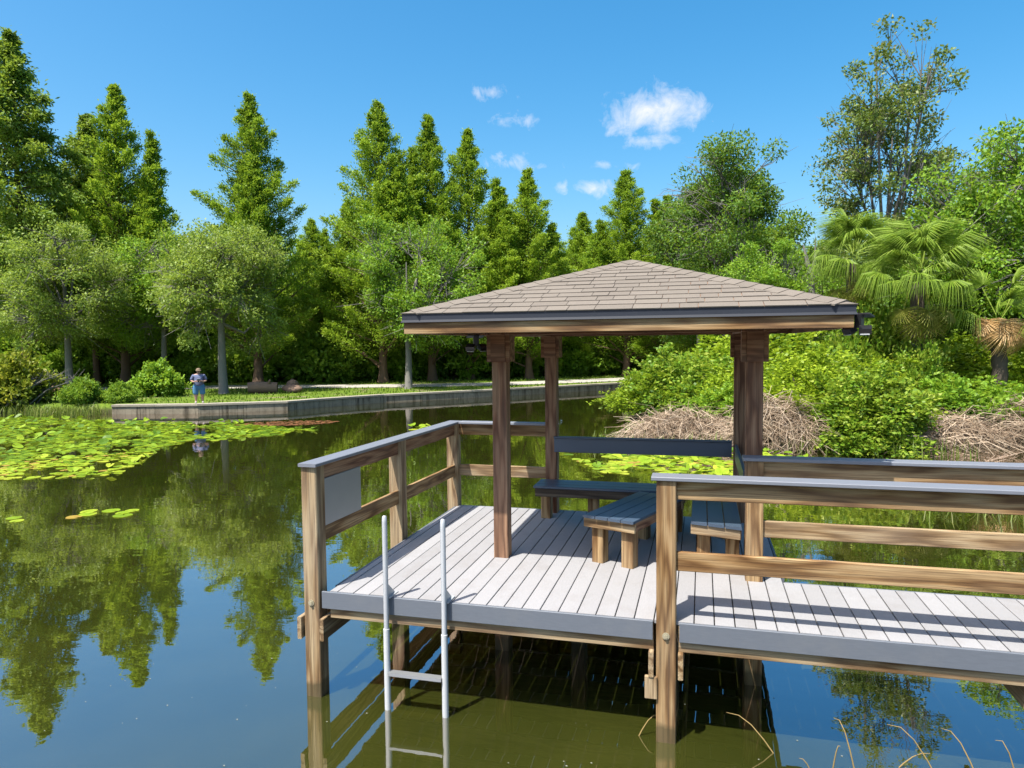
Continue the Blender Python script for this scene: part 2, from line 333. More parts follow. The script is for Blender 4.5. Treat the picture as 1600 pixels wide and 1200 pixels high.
for i, p in enumerate(pc):
    a = Vector(pc[max(i - 1, 0)]); b = Vector(pc[min(i + 1, len(pc) - 1)]); d = (b - a).normalized(); nn = Vector((-d.y, d.x)); w = 1.55 if i > 3 else 1.9
    for s in (-1, 1): q = Vector(p) + nn * s * w; L_.append((q.x, q.y, gz(q.x, q.y) + .022))
pb.add(L_, [(2 * i, 2 * i + 2, 2 * i + 3, 2 * i + 1) for i in range(len(pc) - 1)])
tag(pb.build('path', M['path']), kind='structure')

# seawall: concrete panels under a pale cap, one piece after another
sw = tag(empty('seawall', (-18.7, 21.6, 0)), 'low weathered concrete seawall curving along the far bank', 'seawall')
wl = [(-22.35, 20.46), (-18.71, 21.49), (-15.53, 23.53), (-14.82, 25.13), (-12.94, 28.19), (-8.49, 32.76), (-3.45, 38.78), (-1.2, 41.3)]
for i in range(len(wl) - 1):
    a = Vector(wl[i]); b = Vector(wl[i + 1]); d = b - a; L = d.length; rz = math.atan2(d.y, d.x); k = max(1, round(L / 2.4)); d.normalize(); nn = Vector((-d.y, d.x))
    for j in range(k):
        p = a + d * (L * j / k) + nn * .16 - Vector(sw.location[:2]); jit = random.uniform(-.008, .008)
        bar('wall_panel', (p.x + nn.x * jit, p.y + nn.y * jit, -.10), L / k - .012, .30, .84, M['concrete'], 'X', sw, .006, rz)
        p2 = a + d * (L * j / k) + nn * .19 - Vector(sw.location[:2])
        bar('cap_slab', (p2.x, p2.y, .372 + jit * .5), L / k - .008, .44, .10, M['concretecap'], 'X', sw, .008, rz)

# ------------------------------------------------------------------ dock
dock = tag(empty('dock', (1.5, 1.5, 0)), 'grey composite board dock platform and walkway over the pond', 'dock')
D0 = Vector(dock.location)
def dp(x, y, z): return Vector((x, y, z)) - D0
BP = .1425; PD = 3.234; WD = 1.076; XR = BP * 24; XE = 9.0
edges = [-.217] + [BP * k for k in range(-1, 64)]
for i in range(len(edges) - 1):
    a, b = edges[i], edges[i + 1]; L = PD if b < XR + .01 else WD
    bar('deck_board', dp((a + b) / 2, .005, DK - .0125 + random.uniform(-.0012, .0012)), L - .006, b - a - .008, .025, M['deck'], 'Y', dock, .003)
# slate fascia in pieces between the posts, rim joists behind and below
for x0, x1 in ((-.275, 2.415), (2.605, 4.86), (5.04, 9.0)): bar('fascia_board', dp(x0, -.0075, DK - .0735), x1 - x0, .022, .142, M['fascia'], 'X', dock, .003)
bar('fascia_board', dp(-.232, .15, DK - .0735), PD - .15, .022, .142, M['fascia'], 'Y', dock, .003)
bar('fascia_board', dp(-.2, PD + .014, DK - .0735), XR + .2, .022, .142, M['fascia'], 'X', dock, .003)
bar('fascia_board', dp(XR + .014, WD + .12, DK - .0735), PD - WD - .12, .022, .142, M['fascia'], 'Y', dock, .003)
bar('fascia_board', dp(XR + .02, WD + .014, DK - .0735), XE - XR, .022, .142, M['fascia'], 'X', dock, .003)
for x0, x1 in ((-.21, 2.42), (2.6, 4.85), (5.05, 9.0)): bar('rim_joist', dp(x0, .025, DK - .131), x1 - x0, .038, .190, M['woodg'], 'X', dock, .003)
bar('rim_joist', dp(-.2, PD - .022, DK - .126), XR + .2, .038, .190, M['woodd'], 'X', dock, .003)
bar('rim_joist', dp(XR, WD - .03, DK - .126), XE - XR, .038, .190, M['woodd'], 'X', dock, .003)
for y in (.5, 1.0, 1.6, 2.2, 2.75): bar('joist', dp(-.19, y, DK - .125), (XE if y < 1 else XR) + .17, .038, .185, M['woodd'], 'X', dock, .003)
for x in (-.47, -.265, 2.405, 2.615):                   # double beams hugging the front posts
    bar('cross_beam', dp(x, -.055, .585), PD if x < 3 else 1.15, .036, .185, M['woodg'], 'Y', dock, .004)
for x in (4.83, 5.07): bar('cross_beam', dp(x, -.05, .585), 1.15, .036, .185, M['woodg'], 'Y', dock, .004)
bar('cleat', dp(2.405, -.03, .33), .16, .036, .09, M['woodg'], 'Z', dock, .004)
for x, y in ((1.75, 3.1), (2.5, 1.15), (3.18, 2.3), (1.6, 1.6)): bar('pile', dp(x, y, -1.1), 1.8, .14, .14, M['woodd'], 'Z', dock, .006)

def post(name, x, y, z0, z1, mat, parent, base, w=.14): return bar(name, Vector((x + w / 2, y + w / 2, z0)) - base, z1 - z0, w, w, mat, 'Z', parent, .007)
def bolt(x, y, z, parent, base):
    mb = MB(); mb.tube([(0, 0, 0), (0, -.008, 0)], .026, 12); mb.tube([(0, -.008, 0), (0, -.02, 0)], .014, 6)
    return mb.build('bolt', M['bolt'], parent, loc=Vector((x, y, z)) - base)
# left railing -----------------------------------------------------
lr = tag(empty('railing', (-.36, 0, .9)), 'wooden railing with grey cap along the left side and back corner of the dock', 'railing'); B = Vector(lr.location)
post('post', -.435, -.03, -1.0, 1.935, M['woodg'], lr, B); bolt(-.365, -.03, .80, lr, B)
post('post', -.385, 1.56, -1.0, 1.935, M['woodg'], lr, B)
post('post', -.335, 3.16, -1.0, 1.935, M['woodg'], lr, B)
skew = math.atan2(.10, 3.19)
def lrail(name, y0, y1, z, w, t, mat, dx=0): # runs along y, follows the slight splay
    x0 = -.365 + (y0 / 3.19) * .10 + dx
    o = link(name, beam_mesh(math.hypot(y1 - y0, (y1 - y0) * .0313), w, t, mat, .004), lr, Vector((x0, y0, z)) - B, (0, 0, R(90) - skew)); return o
lrail('cap_board', -.05, 3.31, 1.95, .165, .028, M['cap'])
for a, b in ((.112, 1.558), (1.702, 3.158)):
    lrail('top_rail', a, b, 1.866, .038, .138, M['woodr'], .02); lrail('mid_rail', a, b, 1.35, .038, .138, M['wood'], .02)
bar('cap_board', Vector((-.17, 3.23, 1.952)) - B, 1.11, .15, .028, M['cap'], 'X', lr, .004)
bar('top_rail', Vector((-.193, 3.25, 1.866)) - B, 1.14, .038, .138, M['wood'], 'X', lr, .004)
bar('mid_rail', Vector((-.193, 3.25, 1.35)) - B, 1.14, .038, .138, M['woodg'], 'X', lr, .004)
# near walkway railing ----------------------------------------------
nr = tag(empty('railing', (2.51, .04, .9)), 'near wooden walkway railing starting at the tall foreground post in the water', 'railing'); B = Vector(nr.location)
post('post', 2.441, -.03, -1.0, 1.935, M['wood'], nr, B); bolt(2.511, -.03, .80, nr, B)
post('post', 4.88, -.03, -1.0, 1.935, M['wood'], nr, B); post('post', 7.3, -.03, -1.0, 1.935, M['wood'], nr, B)
bar('cap_board', Vector((2.405, .04, 1.95)) - B, 6.6, .175, .028, M['cap'], 'X', nr, .004)
for a, b in ((2.583, 4.878), (5.022, 7.298), (7.442, 9.0)):
    bar('top_rail', Vector((a, .02, 1.866)) - B, b - a, .038, .138, M['wood'], 'X', nr, .004); bar('mid_rail', Vector((a, .02, 1.345)) - B, b - a, .038, .138, M['wood'], 'X', nr, .004)
# far walkway railing -----------------------------------------------
fr_ = tag(empty('railing', (3.19, 1.11, .9)), 'far wooden walkway railing that begins at the gazebo corner post', 'railing'); B = Vector(fr_.location)
post('post', 3.118, 1.04, -1.0, 1.925, M['wood'], fr_, B); post('post', 5.6, 1.04, -1.0, 1.925, M['wood'], fr_, B); post('post', 8.0, 1.04, -1.0, 1.925, M['wood'], fr_, B)
bar('cap_board', Vector((3.09, 1.11, 1.94)) - B, 5.95, .17, .028, M['cap'], 'X', fr_, .004)
for a, b in ((3.26, 5.598), (5.742, 7.998), (8.142, 9.0)):
    bar('top_rail', Vector((a, 1.09, 1.856)) - B, b - a, .038, .138, M['wood'], 'X', fr_, .004); bar('mid_rail', Vector((a, 1.09, 1.345)) - B, b - a, .038, .138, M['woodg'], 'X', fr_, .004)
# grey metal sheet hung on the left railing
o = bar('sheet_panel', Vector((-.318, .13, 1.61)), .62, .012, .40, M['panel'], 'Y', None, .002, -skew)
tag(o, 'blank grey metal sheet hanging inside the left railing', 'panel')

# ------------------------------------------------------------------ gazebo
gz_ = tag(empty('gazebo', (2.05, 2.2, .9)), 'open gazebo with tan shingled hip roof on four brown posts', 'gazebo'); B = Vector(gz_.location)
GP = [(.848, 1.21), (3.12, 1.21), (.95, 3.07), (3.10, 3.07)]
for i, (x, y) in enumerate(GP):
    post('post', x, y, -1.0, 3.10, M['woodr'], gz_, B)
    cxp, cyp = x + .07, y + .07
    for dx, dy, w, ax in ((-.09, 0, .20, 'y'), (.09, 0, .20, 'y'), (0, -.09, .138, 'x'), (0, .09, .138, 'x')):
        sz = (.038, w, .27) if ax == 'y' else (w, .038, .27)
        MB().box((0, 0, 0), sz).build('collar_board', M['woodr'], gz_, loc=Vector((cxp + dx, cyp + dy, 2.895 - .004 * (i % 2))) - B)
for y in (1.17, 1.37, 3.03, 3.23): bar('beam', Vector((.75, y, 3.06)) - B, 2.62, .038, .10, M['woodr'], 'X', gz_, .003)
for x in (.83, 1.02, 3.09, 3.27): bar('beam', Vector((x, 1.0, 3.058)) - B, 2.36, .036, .096, M['woodr'], 'Y', gz_, .003)
ex0, ex1, ey0, ey1, ez, az_ = .274, 3.834, .4645, 3.94, 3.165, 3.755
ax_, ay_ = 2.054, 2.2
fi = .012
bar('fascia_board', Vector((ex0 + fi, ey0 + fi + .02, 3.07)) - B, ex1 - ex0 - 2 * fi, .038, .10, M['woodr'] if False else M['wood'], 'X', gz_, .003)
bar('fascia_board', Vector((ex0 + fi, ey1 - fi - .02, 3.07)) - B, ex1 - ex0 - 2 * fi, .038, .10, M['woodr'], 'X', gz_, .003)
for x in (ex0 + fi + .02, ex1 - fi - .02): bar('fascia_board', Vector((x, ey0 + fi + .042, 3.07)) - B, ey1 - ey0 - 2 * fi - .084, .038, .10, M['woodr'], 'Y', gz_, .003)
# metal drip edge: upright lip with a kicked-out foot
def drip(p0, p1, outv):
    p0, p1, o_ = Vector(p0), Vector(p1), Vector(outv); mb = MB(); pr = [(-.03, .076), (.0, .074), (.001, .022), (.010, .002), (.007, 0), (-.004, .018), (-.005, .066), (-.03, .070)]
    n = len(pr); dl = (p1 - p0).normalized(); vs = []
    for p, s in ((p0, -1), (p1, 1)):
        for a, z in pr: vs.append(p + o_ * a + dl * s * a + Vector((0, 0, z)))
    mb.add(vs, [(i, (i + 1) % n, n + (i + 1) % n, n + i) for i in range(n)] + [tuple(range(n - 1, -1, -1)), tuple(range(n, 2 * n))])
    return mb.build('drip_edge', M['drip'], gz_, loc=-B)
c4 = [(ex0, ey0, 3.115), (ex1, ey0, 3.115), (ex1, ey1, 3.115), (ex0, ey1, 3.115)]
for i, ov in enumerate(((0, -1, 0), (1, 0, 0), (0, 1, 0), (-1, 0, 0))): drip(c4[i], c4[(i + 1) % 4], ov)
# rafters and sheathing
for i in range(9):
    x = ex0 + .25 + i * (ex1 - ex0 - .5) / 8
    fy = min(1, (min(x - ex0, ex1 - x)) / (ax_ - ex0))
    for sgn, y_e in ((1, ey0), (-1, ey1)):
        p0 = Vector((x, y_e + sgn * .06, 3.10)); L = fy * 1.70; ang = math.atan2(.59, 1.735)
        if L > .3: MB().box((0, 0, 0), (.036, L, .07)).build('rafter', M['woodr'], gz_, loc=p0 + Vector((0, sgn * L / 2 * math.cos(ang), L / 2 * math.sin(ang))) - B, rot=(sgn * ang, 0, 0))
A = Vector((ax_, ay_, az_)); Cn = [Vector((ex0, ey0, ez + .02)), Vector((ex1, ey0, ez + .02)), Vector((ex1, ey1, ez + .02)), Vector((ex0, ey1, ez + .02))]
mb = MB(); dn = Vector((0, 0, -.02))
mb.add([c for c in Cn] + [A] + [c + dn for c in Cn] + [A + dn], [(0, 1, 4), (1, 2, 4), (2, 3, 4), (3, 0, 4), (6, 5, 9), (7, 6, 9), (8, 7, 9), (5, 8, 9), (0, 5, 6, 1), (1, 6, 7, 2), (2, 7, 8, 3), (3, 8, 5, 0)])
roof = mb.build('roof', M['woodr'], gz_, loc=-B)
def shingle_verts(e0, e1, a, s0, s1, u0, u1, lift):
    """a thin slab on the slope e0-e1-apex; s = fraction up the slope, u = metres along the eave; clipped to the hips"""
    ev = (e1 - e0); W_ = ev.length; ev.normalize(); mid = (e0 + e1) / 2; upv = a - mid; Ls = upv.length; upv.normalize(); nn = ev.cross(upv).normalized()
    if nn.z < 0: nn = -nn
    def pt(u, s, h):
        lo = s * W_ / 2; u = min(max(u, lo), W_ - lo); return e0 + ev * u + upv * (s * Ls) + nn * h
    lo = s0 * W_ / 2
    if u1 <= lo + .01 or u0 >= W_ - lo - .01: return None
    s1 = min(s1, .995)
    t_ = .008
    return [pt(u0, s0, lift + .012), pt(u1, s0, lift + .012), pt(u1, s1, .004), pt(u0, s1, .004), pt(u0, s0, lift + .012 - t_), pt(u1, s0, lift + .012 - t_), pt(u1, s1, -.004), pt(u0, s1, -.004)]
FB = [(0, 1, 2, 3), (7, 6, 5, 4), (0, 4, 5, 1), (1, 5, 6, 2), (2, 6, 7, 3), (3, 7, 4, 0)]
NC = 13; back = MB()
for fi_, (i, j) in enumerate(((0, 1), (1, 2), (3, 0), (2, 3))):
    W_ = (Cn[j] - Cn[i]).length
    for k in range(NC):
        s0 = k / NC - (.004 if k == 0 else 0); s1 = (k + 1.35) / NC; u = -random.uniform(.02, .25)
        while u < W_:
            w = random.choice((.14, .18, .22, .26, .30)); v = shingle_verts(Cn[i], Cn[j], A, s0, s1, u, u + w - .005, random.choice((0, .001, .003)))
            u += w
            if v is None: continue
            if fi_ == 3: back.add(v, FB); continue
            c = sum(v, Vector()) / 8; MB().add([p - c for p in v], FB).build('shingle', M['shingle'], roof, loc=c)
tag(back.build('shingle_field', M['shingle'], roof), kind='stuff')
backh = MB()
for hi, c in enumerate(Cn):
    d = A - c; Lh = d.length; d.normalize(); side = d.cross(Vector((0, 0, 1))).normalized(); nh = side.cross(d).normalized(); n = 17
    for k in range(n):
        p = c + d * (Lh * k / n + (.085 if k == 0 else 0)); q = c + d * (Lh * min((k + 1.25) / n, 1.0)); w = .125; dr = .030
        vs = [p + nh * .024, p + side * w - nh * dr + nh * .018, q + side * w - nh * (dr + .001) + nh * .012, q + nh * .018, p - side * w - nh * dr + nh * .018, q - side * w - nh * (dr + .001) + nh * .012]
        vs = vs + [v - nh * .012 for v in vs]
        fs = [(0, 1, 2, 3), (4, 0, 3, 5), (9, 8, 7, 6), (11, 9, 6, 10), (0, 6, 7, 1), (4, 10, 6, 0), (1, 7, 8, 2), (5, 11, 10, 4), (2, 8, 9, 3), (3, 9, 11, 5)]
        if hi < 2:
            cc = sum(vs, Vector()) / 12; MB().add([v - cc for v in vs], fs).build('hip_shingle', M['shingle'], roof, loc=cc)
        else: backh.add(vs, fs)
tag(backh.build('hip_shingle_row', M['shingle'], roof), kind='stuff')

# ------------------------------------------------------------------ benches
ZS = 1.35
def bench_legs(root, spots, h, w=.115):
    for x, y in spots: bar('leg', (x, y, 0), h, w, w, M['wood'], 'Z', root, .006)
b1 = tag(empty('bench', (1.70, 1.25, DK), R(-20)), 'slatted bench turned askew in the middle of the deck, wooden legs showing', 'bench')
for i in range(4): bar('seat_board', (.064 + i * .1285, -.015, .437), 1.22, .122, .026, M['slate'], 'Y', b1, .004)
for y in (.03, 1.16): bar('apron', (.0, y, .378), .51, .036, .088, M['woodg'], 'X', b1, .004)
for x in (.03, .48): bar('apron', (x, .05, .378), 1.09, .036, .088, M['woodr'], 'Y', b1, .004)
bench_legs(b1, ((.115, .115), (.415, .115), (.115, 1.07), (.415, 1.07)), .42)
b2 = tag(empty('bench', (2.66, 1.15, DK)), 'narrow slatted bench along the right side of the gazebo', 'bench')
for i in range(3): bar('seat_board', (.075 + i * .143, .05 - .30 * (.075 + i * .143), .437), 1.38 + .30 * (.075 + i * .143), .136, .026, M['slate'], 'Y', b2, .004, 0, .33, 0)
o = bar('apron', (.01, .08, .378), .43, .036, .088, M['woodg'], 'X', b2, .004, R(-16.5))
for x in (.025, .405): bar('apron', (x, .14, .378), 1.2, .036, .088, M['woodg'], 'Y', b2, .004)
bench_legs(b2, ((.115, .17), (.36, .12), (.115, 1.25), (.36, 1.25)), .42)
b3 = tag(empty('bench', (1.8, 2.7, DK)), 'dark slatted bench with backrest across the back of the gazebo', 'bench')
for i in range(3): bar('seat_board', (-.85, -.20 + i * .142, .437), 1.68, .136, .026, M['slate'], 'X', b3, .004)
bar('apron', (-.83, -.25, .378), 1.62, .036, .09, M['woodd'], 'X', b3, .004); bar('apron', (-.83, .14, .378), 1.62, .036, .09, M['woodd'], 'X', b3, .004)
bench_legs(b3, ((-.79, .16), (.70, .16), (-.2, -.12), (.70, -.12)), .335)
bar('backrest', (-.74, .375, .82), 2.02, .03, .165, M['slate'], 'X', b3, .004); bar('backrest_cap', (-.74, .36, .915), 2.02, .06, .022, M['slate'], 'X', b3, .004)
bar('backrest', (1.325, -1.33, .80), 1.70, .03, .165, M['slate'], 'Y', b3, .004)

# ------------------------------------------------------------------ ladder
ld = tag(empty('swim_ladder', (.57, -.06, .9)), 'galvanised boat ladder with two tall handles at the dock edge', 'ladder'); B = Vector(ld.location)
for x in (.324, .816):
    MB().tube([(x, -.065, .55), (x, -.065, 1.52), (x, -.064, 1.565), (x, -.062, 1.575)], [.021, .021, .019, .012], 12).build('handle', M['alu'], ld, True, loc=-B)
    MB().tube([(x, -.067, -.9), (x, -.067, .66)], .0255, 12).build('lower_tube', M['alub'], ld, True, loc=-B)
    mb = MB(); mb.add([(x - .006, -.04, .905), (x - .006, .10, .905), (x - .006, -.04, 1.02), (x + .006, -.04, .905), (x + .006, .10, .905), (x + .006, -.04, 1.02)], [(0, 1, 2), (5, 4, 3), (0, 3, 4, 1), (1, 4, 5, 2), (2, 5, 3, 0)])
    mb.box((x, .03, .906), (.06, .16, .008)); mb.build('bracket', M['alu'], ld, loc=-B)
for z in (.305, -.02, -.33): MB().box((.57, -.075, z), (.45, .062, .026)).build('rung', M['panel'], ld, loc=-B)

# solar floodlights under the eaves
for i, (loc, rz, lab) in enumerate((((.66, 1.32, 2.93), .5, 'small black twin floodlight hanging under the left eave'), ((3.885, .62, 3.04), -.6, 'small black twin floodlight at the right eave corner'))):
    fl = tag(empty('floodlight', loc, rz), lab, 'floodlight')
    MB().box((0, 0, .03), (.05, .05, .10)).build('mount', M['black'], fl)
    for s in (-1, 1):
        MB().box((0, 0, 0), (.085, .06, .045)).build('lamp_head', M['black'], fl, loc=(s * .058, -.03, -.035), rot=(.5, 0, s * .4))
        MB().box((0, 0, 0), (.066, .044, .006)).build('lens', M['lens'], fl, loc=(s * .058, -.04, -.062), rot=(.5, 0, s * .4))
    MB().box((0, .03, .075), (.16, .09, .012), (-.25, 0, 0)).build('solar_cell', M['black'], fl)

# ------------------------------------------------------------------ foliage tools
def unit(a): return a / (np.linalg.norm(a, axis=1, keepdims=True) + 1e-9)
def leaves(name, pos, dr, L, Wd, val, mat, fold=.25, up=.6):
    """one folded rhombus per leaf: pos (n,3) base, dr (n,3) long axis"""
    n = len(pos); dr = unit(dr); rv = unit(rng.normal(size=(n, 3)) + np.array([0, 0, up])); sd_ = unit(np.cross(dr, rv)); nn = np.cross(sd_, dr)
    L = np.broadcast_to(L, (n,))[:, None]; Wd = np.broadcast_to(Wd, (n,))[:, None]
    a = pos; c = pos + dr * L; m1 = pos + dr * L * .5 + sd_ * Wd * .5 + nn * L * fold * .3; m2 = pos + dr * L * .5 - sd_ * Wd * .5 + nn * L * fold * .3
    V = np.stack([a, m1, c, m2], 1).reshape(-1, 3).astype(np.float32)
    me = bpy.data.meshes.new(name); me.vertices.add(4 * n); me.vertices.foreach_set('co', V.ravel())
    me.loops.add(4 * n); me.loops.foreach_set('vertex_index', np.arange(4 * n, dtype=np.int32))
    me.polygons.add(n); me.polygons.foreach_set('loop_start', np.arange(0, 4 * n, 4, dtype=np.int32)); me.polygons.foreach_set('loop_total', np.full(n, 4, np.int32))
    at = me.attributes.new('v', 'FLOAT', 'POINT'); at.data.foreach_set('value', np.repeat(np.clip(val, 0, 1), 4).astype(np.float32))
    me.materials.append(mat); me.update(); return me
def cypress(seed, H=18.0, rad=2.9, base=2.2, nb=150, per=150, droop=0.0, mat=None, lean=.5, tops=0, leaf=.30, plume=.42):
    """tapered trunk, ascending boughs, each a plume of fine drooping sprays"""
    global rng; rng = np.random.default_rng(seed); rr = random.Random(seed)
    tb = MB(); tb.tube([(0, 0, -.1), (0, 0, .25), (.03, 0, 1.0), (.05, .03, H * .4), (0, .05, H * .75), (0, 0, H * .985)], [.46, .33, .24, .17, .08, .015], 9)
    pos, dr, val = [], [], []
    axes = [(0, 0, H, 1.0)]
    for _ in range(tops): a = rr.uniform(0, 6.28); axes.append((math.cos(a) * rad * .34, math.sin(a) * rad * .34, H * rr.uniform(.66, .86), .35))
    for ax0, ay0, Ht, ww in axes:
        for i in range(int(nb * ww)):
            fz = (i + rr.random()) / (nb * ww); z = base + (Ht - base) * fz ** .92 if ww == 1 else H * .45 + (Ht - H * .45) * fz
            k = (Ht - z) / (Ht - base)
            prof = min(1, (k * 1.15) ** .88) * (.45 + .72 * rr.random()) * (1 if k < .8 else 1 - (k - .8) * 1.2)
            Lb = max(.2, rad * prof * (1 if ww == 1 else .55)); a = i * 2.39996 + rr.uniform(-.4, .4); e = R(rr.uniform(14, 42)) + lean * (1 - k) * .7 - droop * .6
            d = np.array([math.cos(a) * math.cos(e), math.sin(a) * math.cos(e), math.sin(e)]); p0 = np.array([ax0, ay0, max(z - Lb * math.sin(e) * .6, .8)])
            if Lb > .7: tb.tube([p0, p0 + d * Lb * .5, p0 + d * Lb * .9], [.035 + .012 * Lb, .02 + .006 * Lb, .008], 4, False)
            n = int(per * (.35 + .65 * Lb / rad)); t_ = rng.beta(2.2, 1.1, n) * 1.05
            spread = plume * (.16 + .95 * np.sin(np.clip(t_, 0, 1) ** .8 * 3.0)) * (.28 + .72 * min(1, Lb / 1.4))
            q = p0 + d * (Lb * t_)[:, None] + rng.normal(size=(n, 3)) * spread[:, None] * np.array([.62, .62, .55])
            q[:, 2] -= droop * (t_ ** 2) * Lb * .35
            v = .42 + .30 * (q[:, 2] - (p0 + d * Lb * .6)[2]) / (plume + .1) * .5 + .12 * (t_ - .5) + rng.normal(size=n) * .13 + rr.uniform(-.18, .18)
            dd = d * .7 + rng.normal(size=(n, 3)) * .55 + np.array([0, 0, .25 - droop * 1.3])
            pos.append(q); dr.append(dd); val.append(v)
    pos = np.concatenate(pos); dr = np.concatenate(dr); val = np.concatenate(val); ok = pos[:, 2] > base * .75; pos, dr, val = pos[ok], dr[ok], val[ok]
    n = len(pos)
    return tb.mesh('trunk', M['barkr'], True), leaves('crown', pos, dr, leaf * rng.uniform(.6, 1.25, n), leaf * .36 * rng.uniform(.7, 1.3, n), val, mat or M['cyp'])
def broadleaf(seed, H, rx, rz, ncl, per, cr, leaf, mat, bark, nl=9, trunk_r=.22, squash=.7, low=0.0, shell=.55, twig=True, lean=(0, 0), fork=.45, offs=None):
    """trunk, limbs and branches that reach every leaf clump; clumps fill an uneven ellipsoid"""
    global rng; rng = np.random.default_rng(seed); rr = random.Random(seed)
    cz = H - rz; C = []
    lobes = [(unit(rng.normal(size=(1, 3)))[0], rr.uniform(.72, 1.25)) for _ in range(8)]
    while len(C) < ncl:
        u = unit(rng.normal(size=(1, 3)))[0]
        if u[2] < -.92 + low: continue
        s = max(1.0 * w - .85 * (1 - float(u @ l)) for l, w in lobes); s = min(max(s, .50), 1.22)
        r_ = (shell + (1 - shell) * rr.random()) * s
        C.append(np.array([lean[0] + u[0] * rx * r_, lean[1] + u[1] * rx * r_, cz + u[2] * rz * r_]))
    C = np.array(C); tb = MB(); hf = max(H * fork * .8, .3)
    top = np.array([lean[0] * .7, lean[1] * .7, cz + rz * .35])
    tk = [np.array([0, 0, -.1]), np.array([0, 0, .15]), np.array([lean[0] * .1 + rr.uniform(-.1, .1), lean[1] * .1, hf * .5]), np.array([lean[0] * .3, lean[1] * .3, hf]), (np.array([lean[0] * .3, lean[1] * .3, hf]) + top) / 2 + rng.normal(size=3) * .15, top]
    tb.tube(tk, [trunk_r * 1.5, trunk_r * 1.08, trunk_r * .85, trunk_r * .68, trunk_r * .38, .03], 9)
    seeds = C[rng.permutation(ncl)[:nl]]; lab = np.argmin(((C[:, None] - seeds[None]) ** 2).sum(-1), 1)
    for k in range(nl):
        sub = C[lab == k]
        if not len(sub): continue
        tip = sub.mean(0); f0 = rr.uniform(.0, .8); st = tk[3] * (1 - f0) + tk[4] * f0 if f0 < .9 else tk[4]
        mid = (st + tip) / 2 + np.array([0, 0, -.08 * H * rr.random()]) + rng.normal(size=3) * .12
        r0 = trunk_r * .42; tb.tube([st, mid, tip], [r0, r0 * .65, r0 * .35], 6, False)
        for c in sub:
            f1 = rr.uniform(.25, .95); s0 = mid * (1 - f1) + tip * f1; m_ = (s0 + c) / 2 + rng.normal(size=3) * .1
            tb.tube([s0, m_, c], [r0 * .30, r0 * .2, .008], 4, False)
            if twig:
                for _ in range(5):
                    e = c + rng.normal(size=3) * cr * np.array([.8, .8, .6]); tb.tube([m_, (m_ + e) / 2 + rng.normal(size=3) * .05, e], [r0 * .12 + .008, .012, .006], 3, False)
    pos, dr, val = [], [], []
    for c in C:
        n = int(per * rr.uniform(.55, 1.35)); s = cr * rr.uniform(.7, 1.3); g_ = unit(rng.normal(size=(n, 3))) * (rng.random((n, 1)) ** .42) * s * np.array([1, 1, squash])
        o = (c - np.array([lean[0], lean[1], cz])) / np.array([rx, rx, rz])
        pos.append(c + g_); dr.append(g_ / s * .6 + rng.normal(size=(n, 3)) * .6 + np.array([0, 0, -.15]))
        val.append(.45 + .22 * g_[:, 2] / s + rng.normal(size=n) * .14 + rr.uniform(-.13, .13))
    pos = np.concatenate(pos); dr = np.concatenate(dr); val = np.concatenate(val); ok = pos[:, 2] > .05; pos, dr, val = pos[ok], dr[ok], val[ok]; n = len(pos)
    return tb.mesh('trunk', bark, True), leaves('crown', pos, dr, leaf * rng.uniform(.65, 1.3, n), leaf * .55 * rng.uniform(.7, 1.3, n), val, mat)
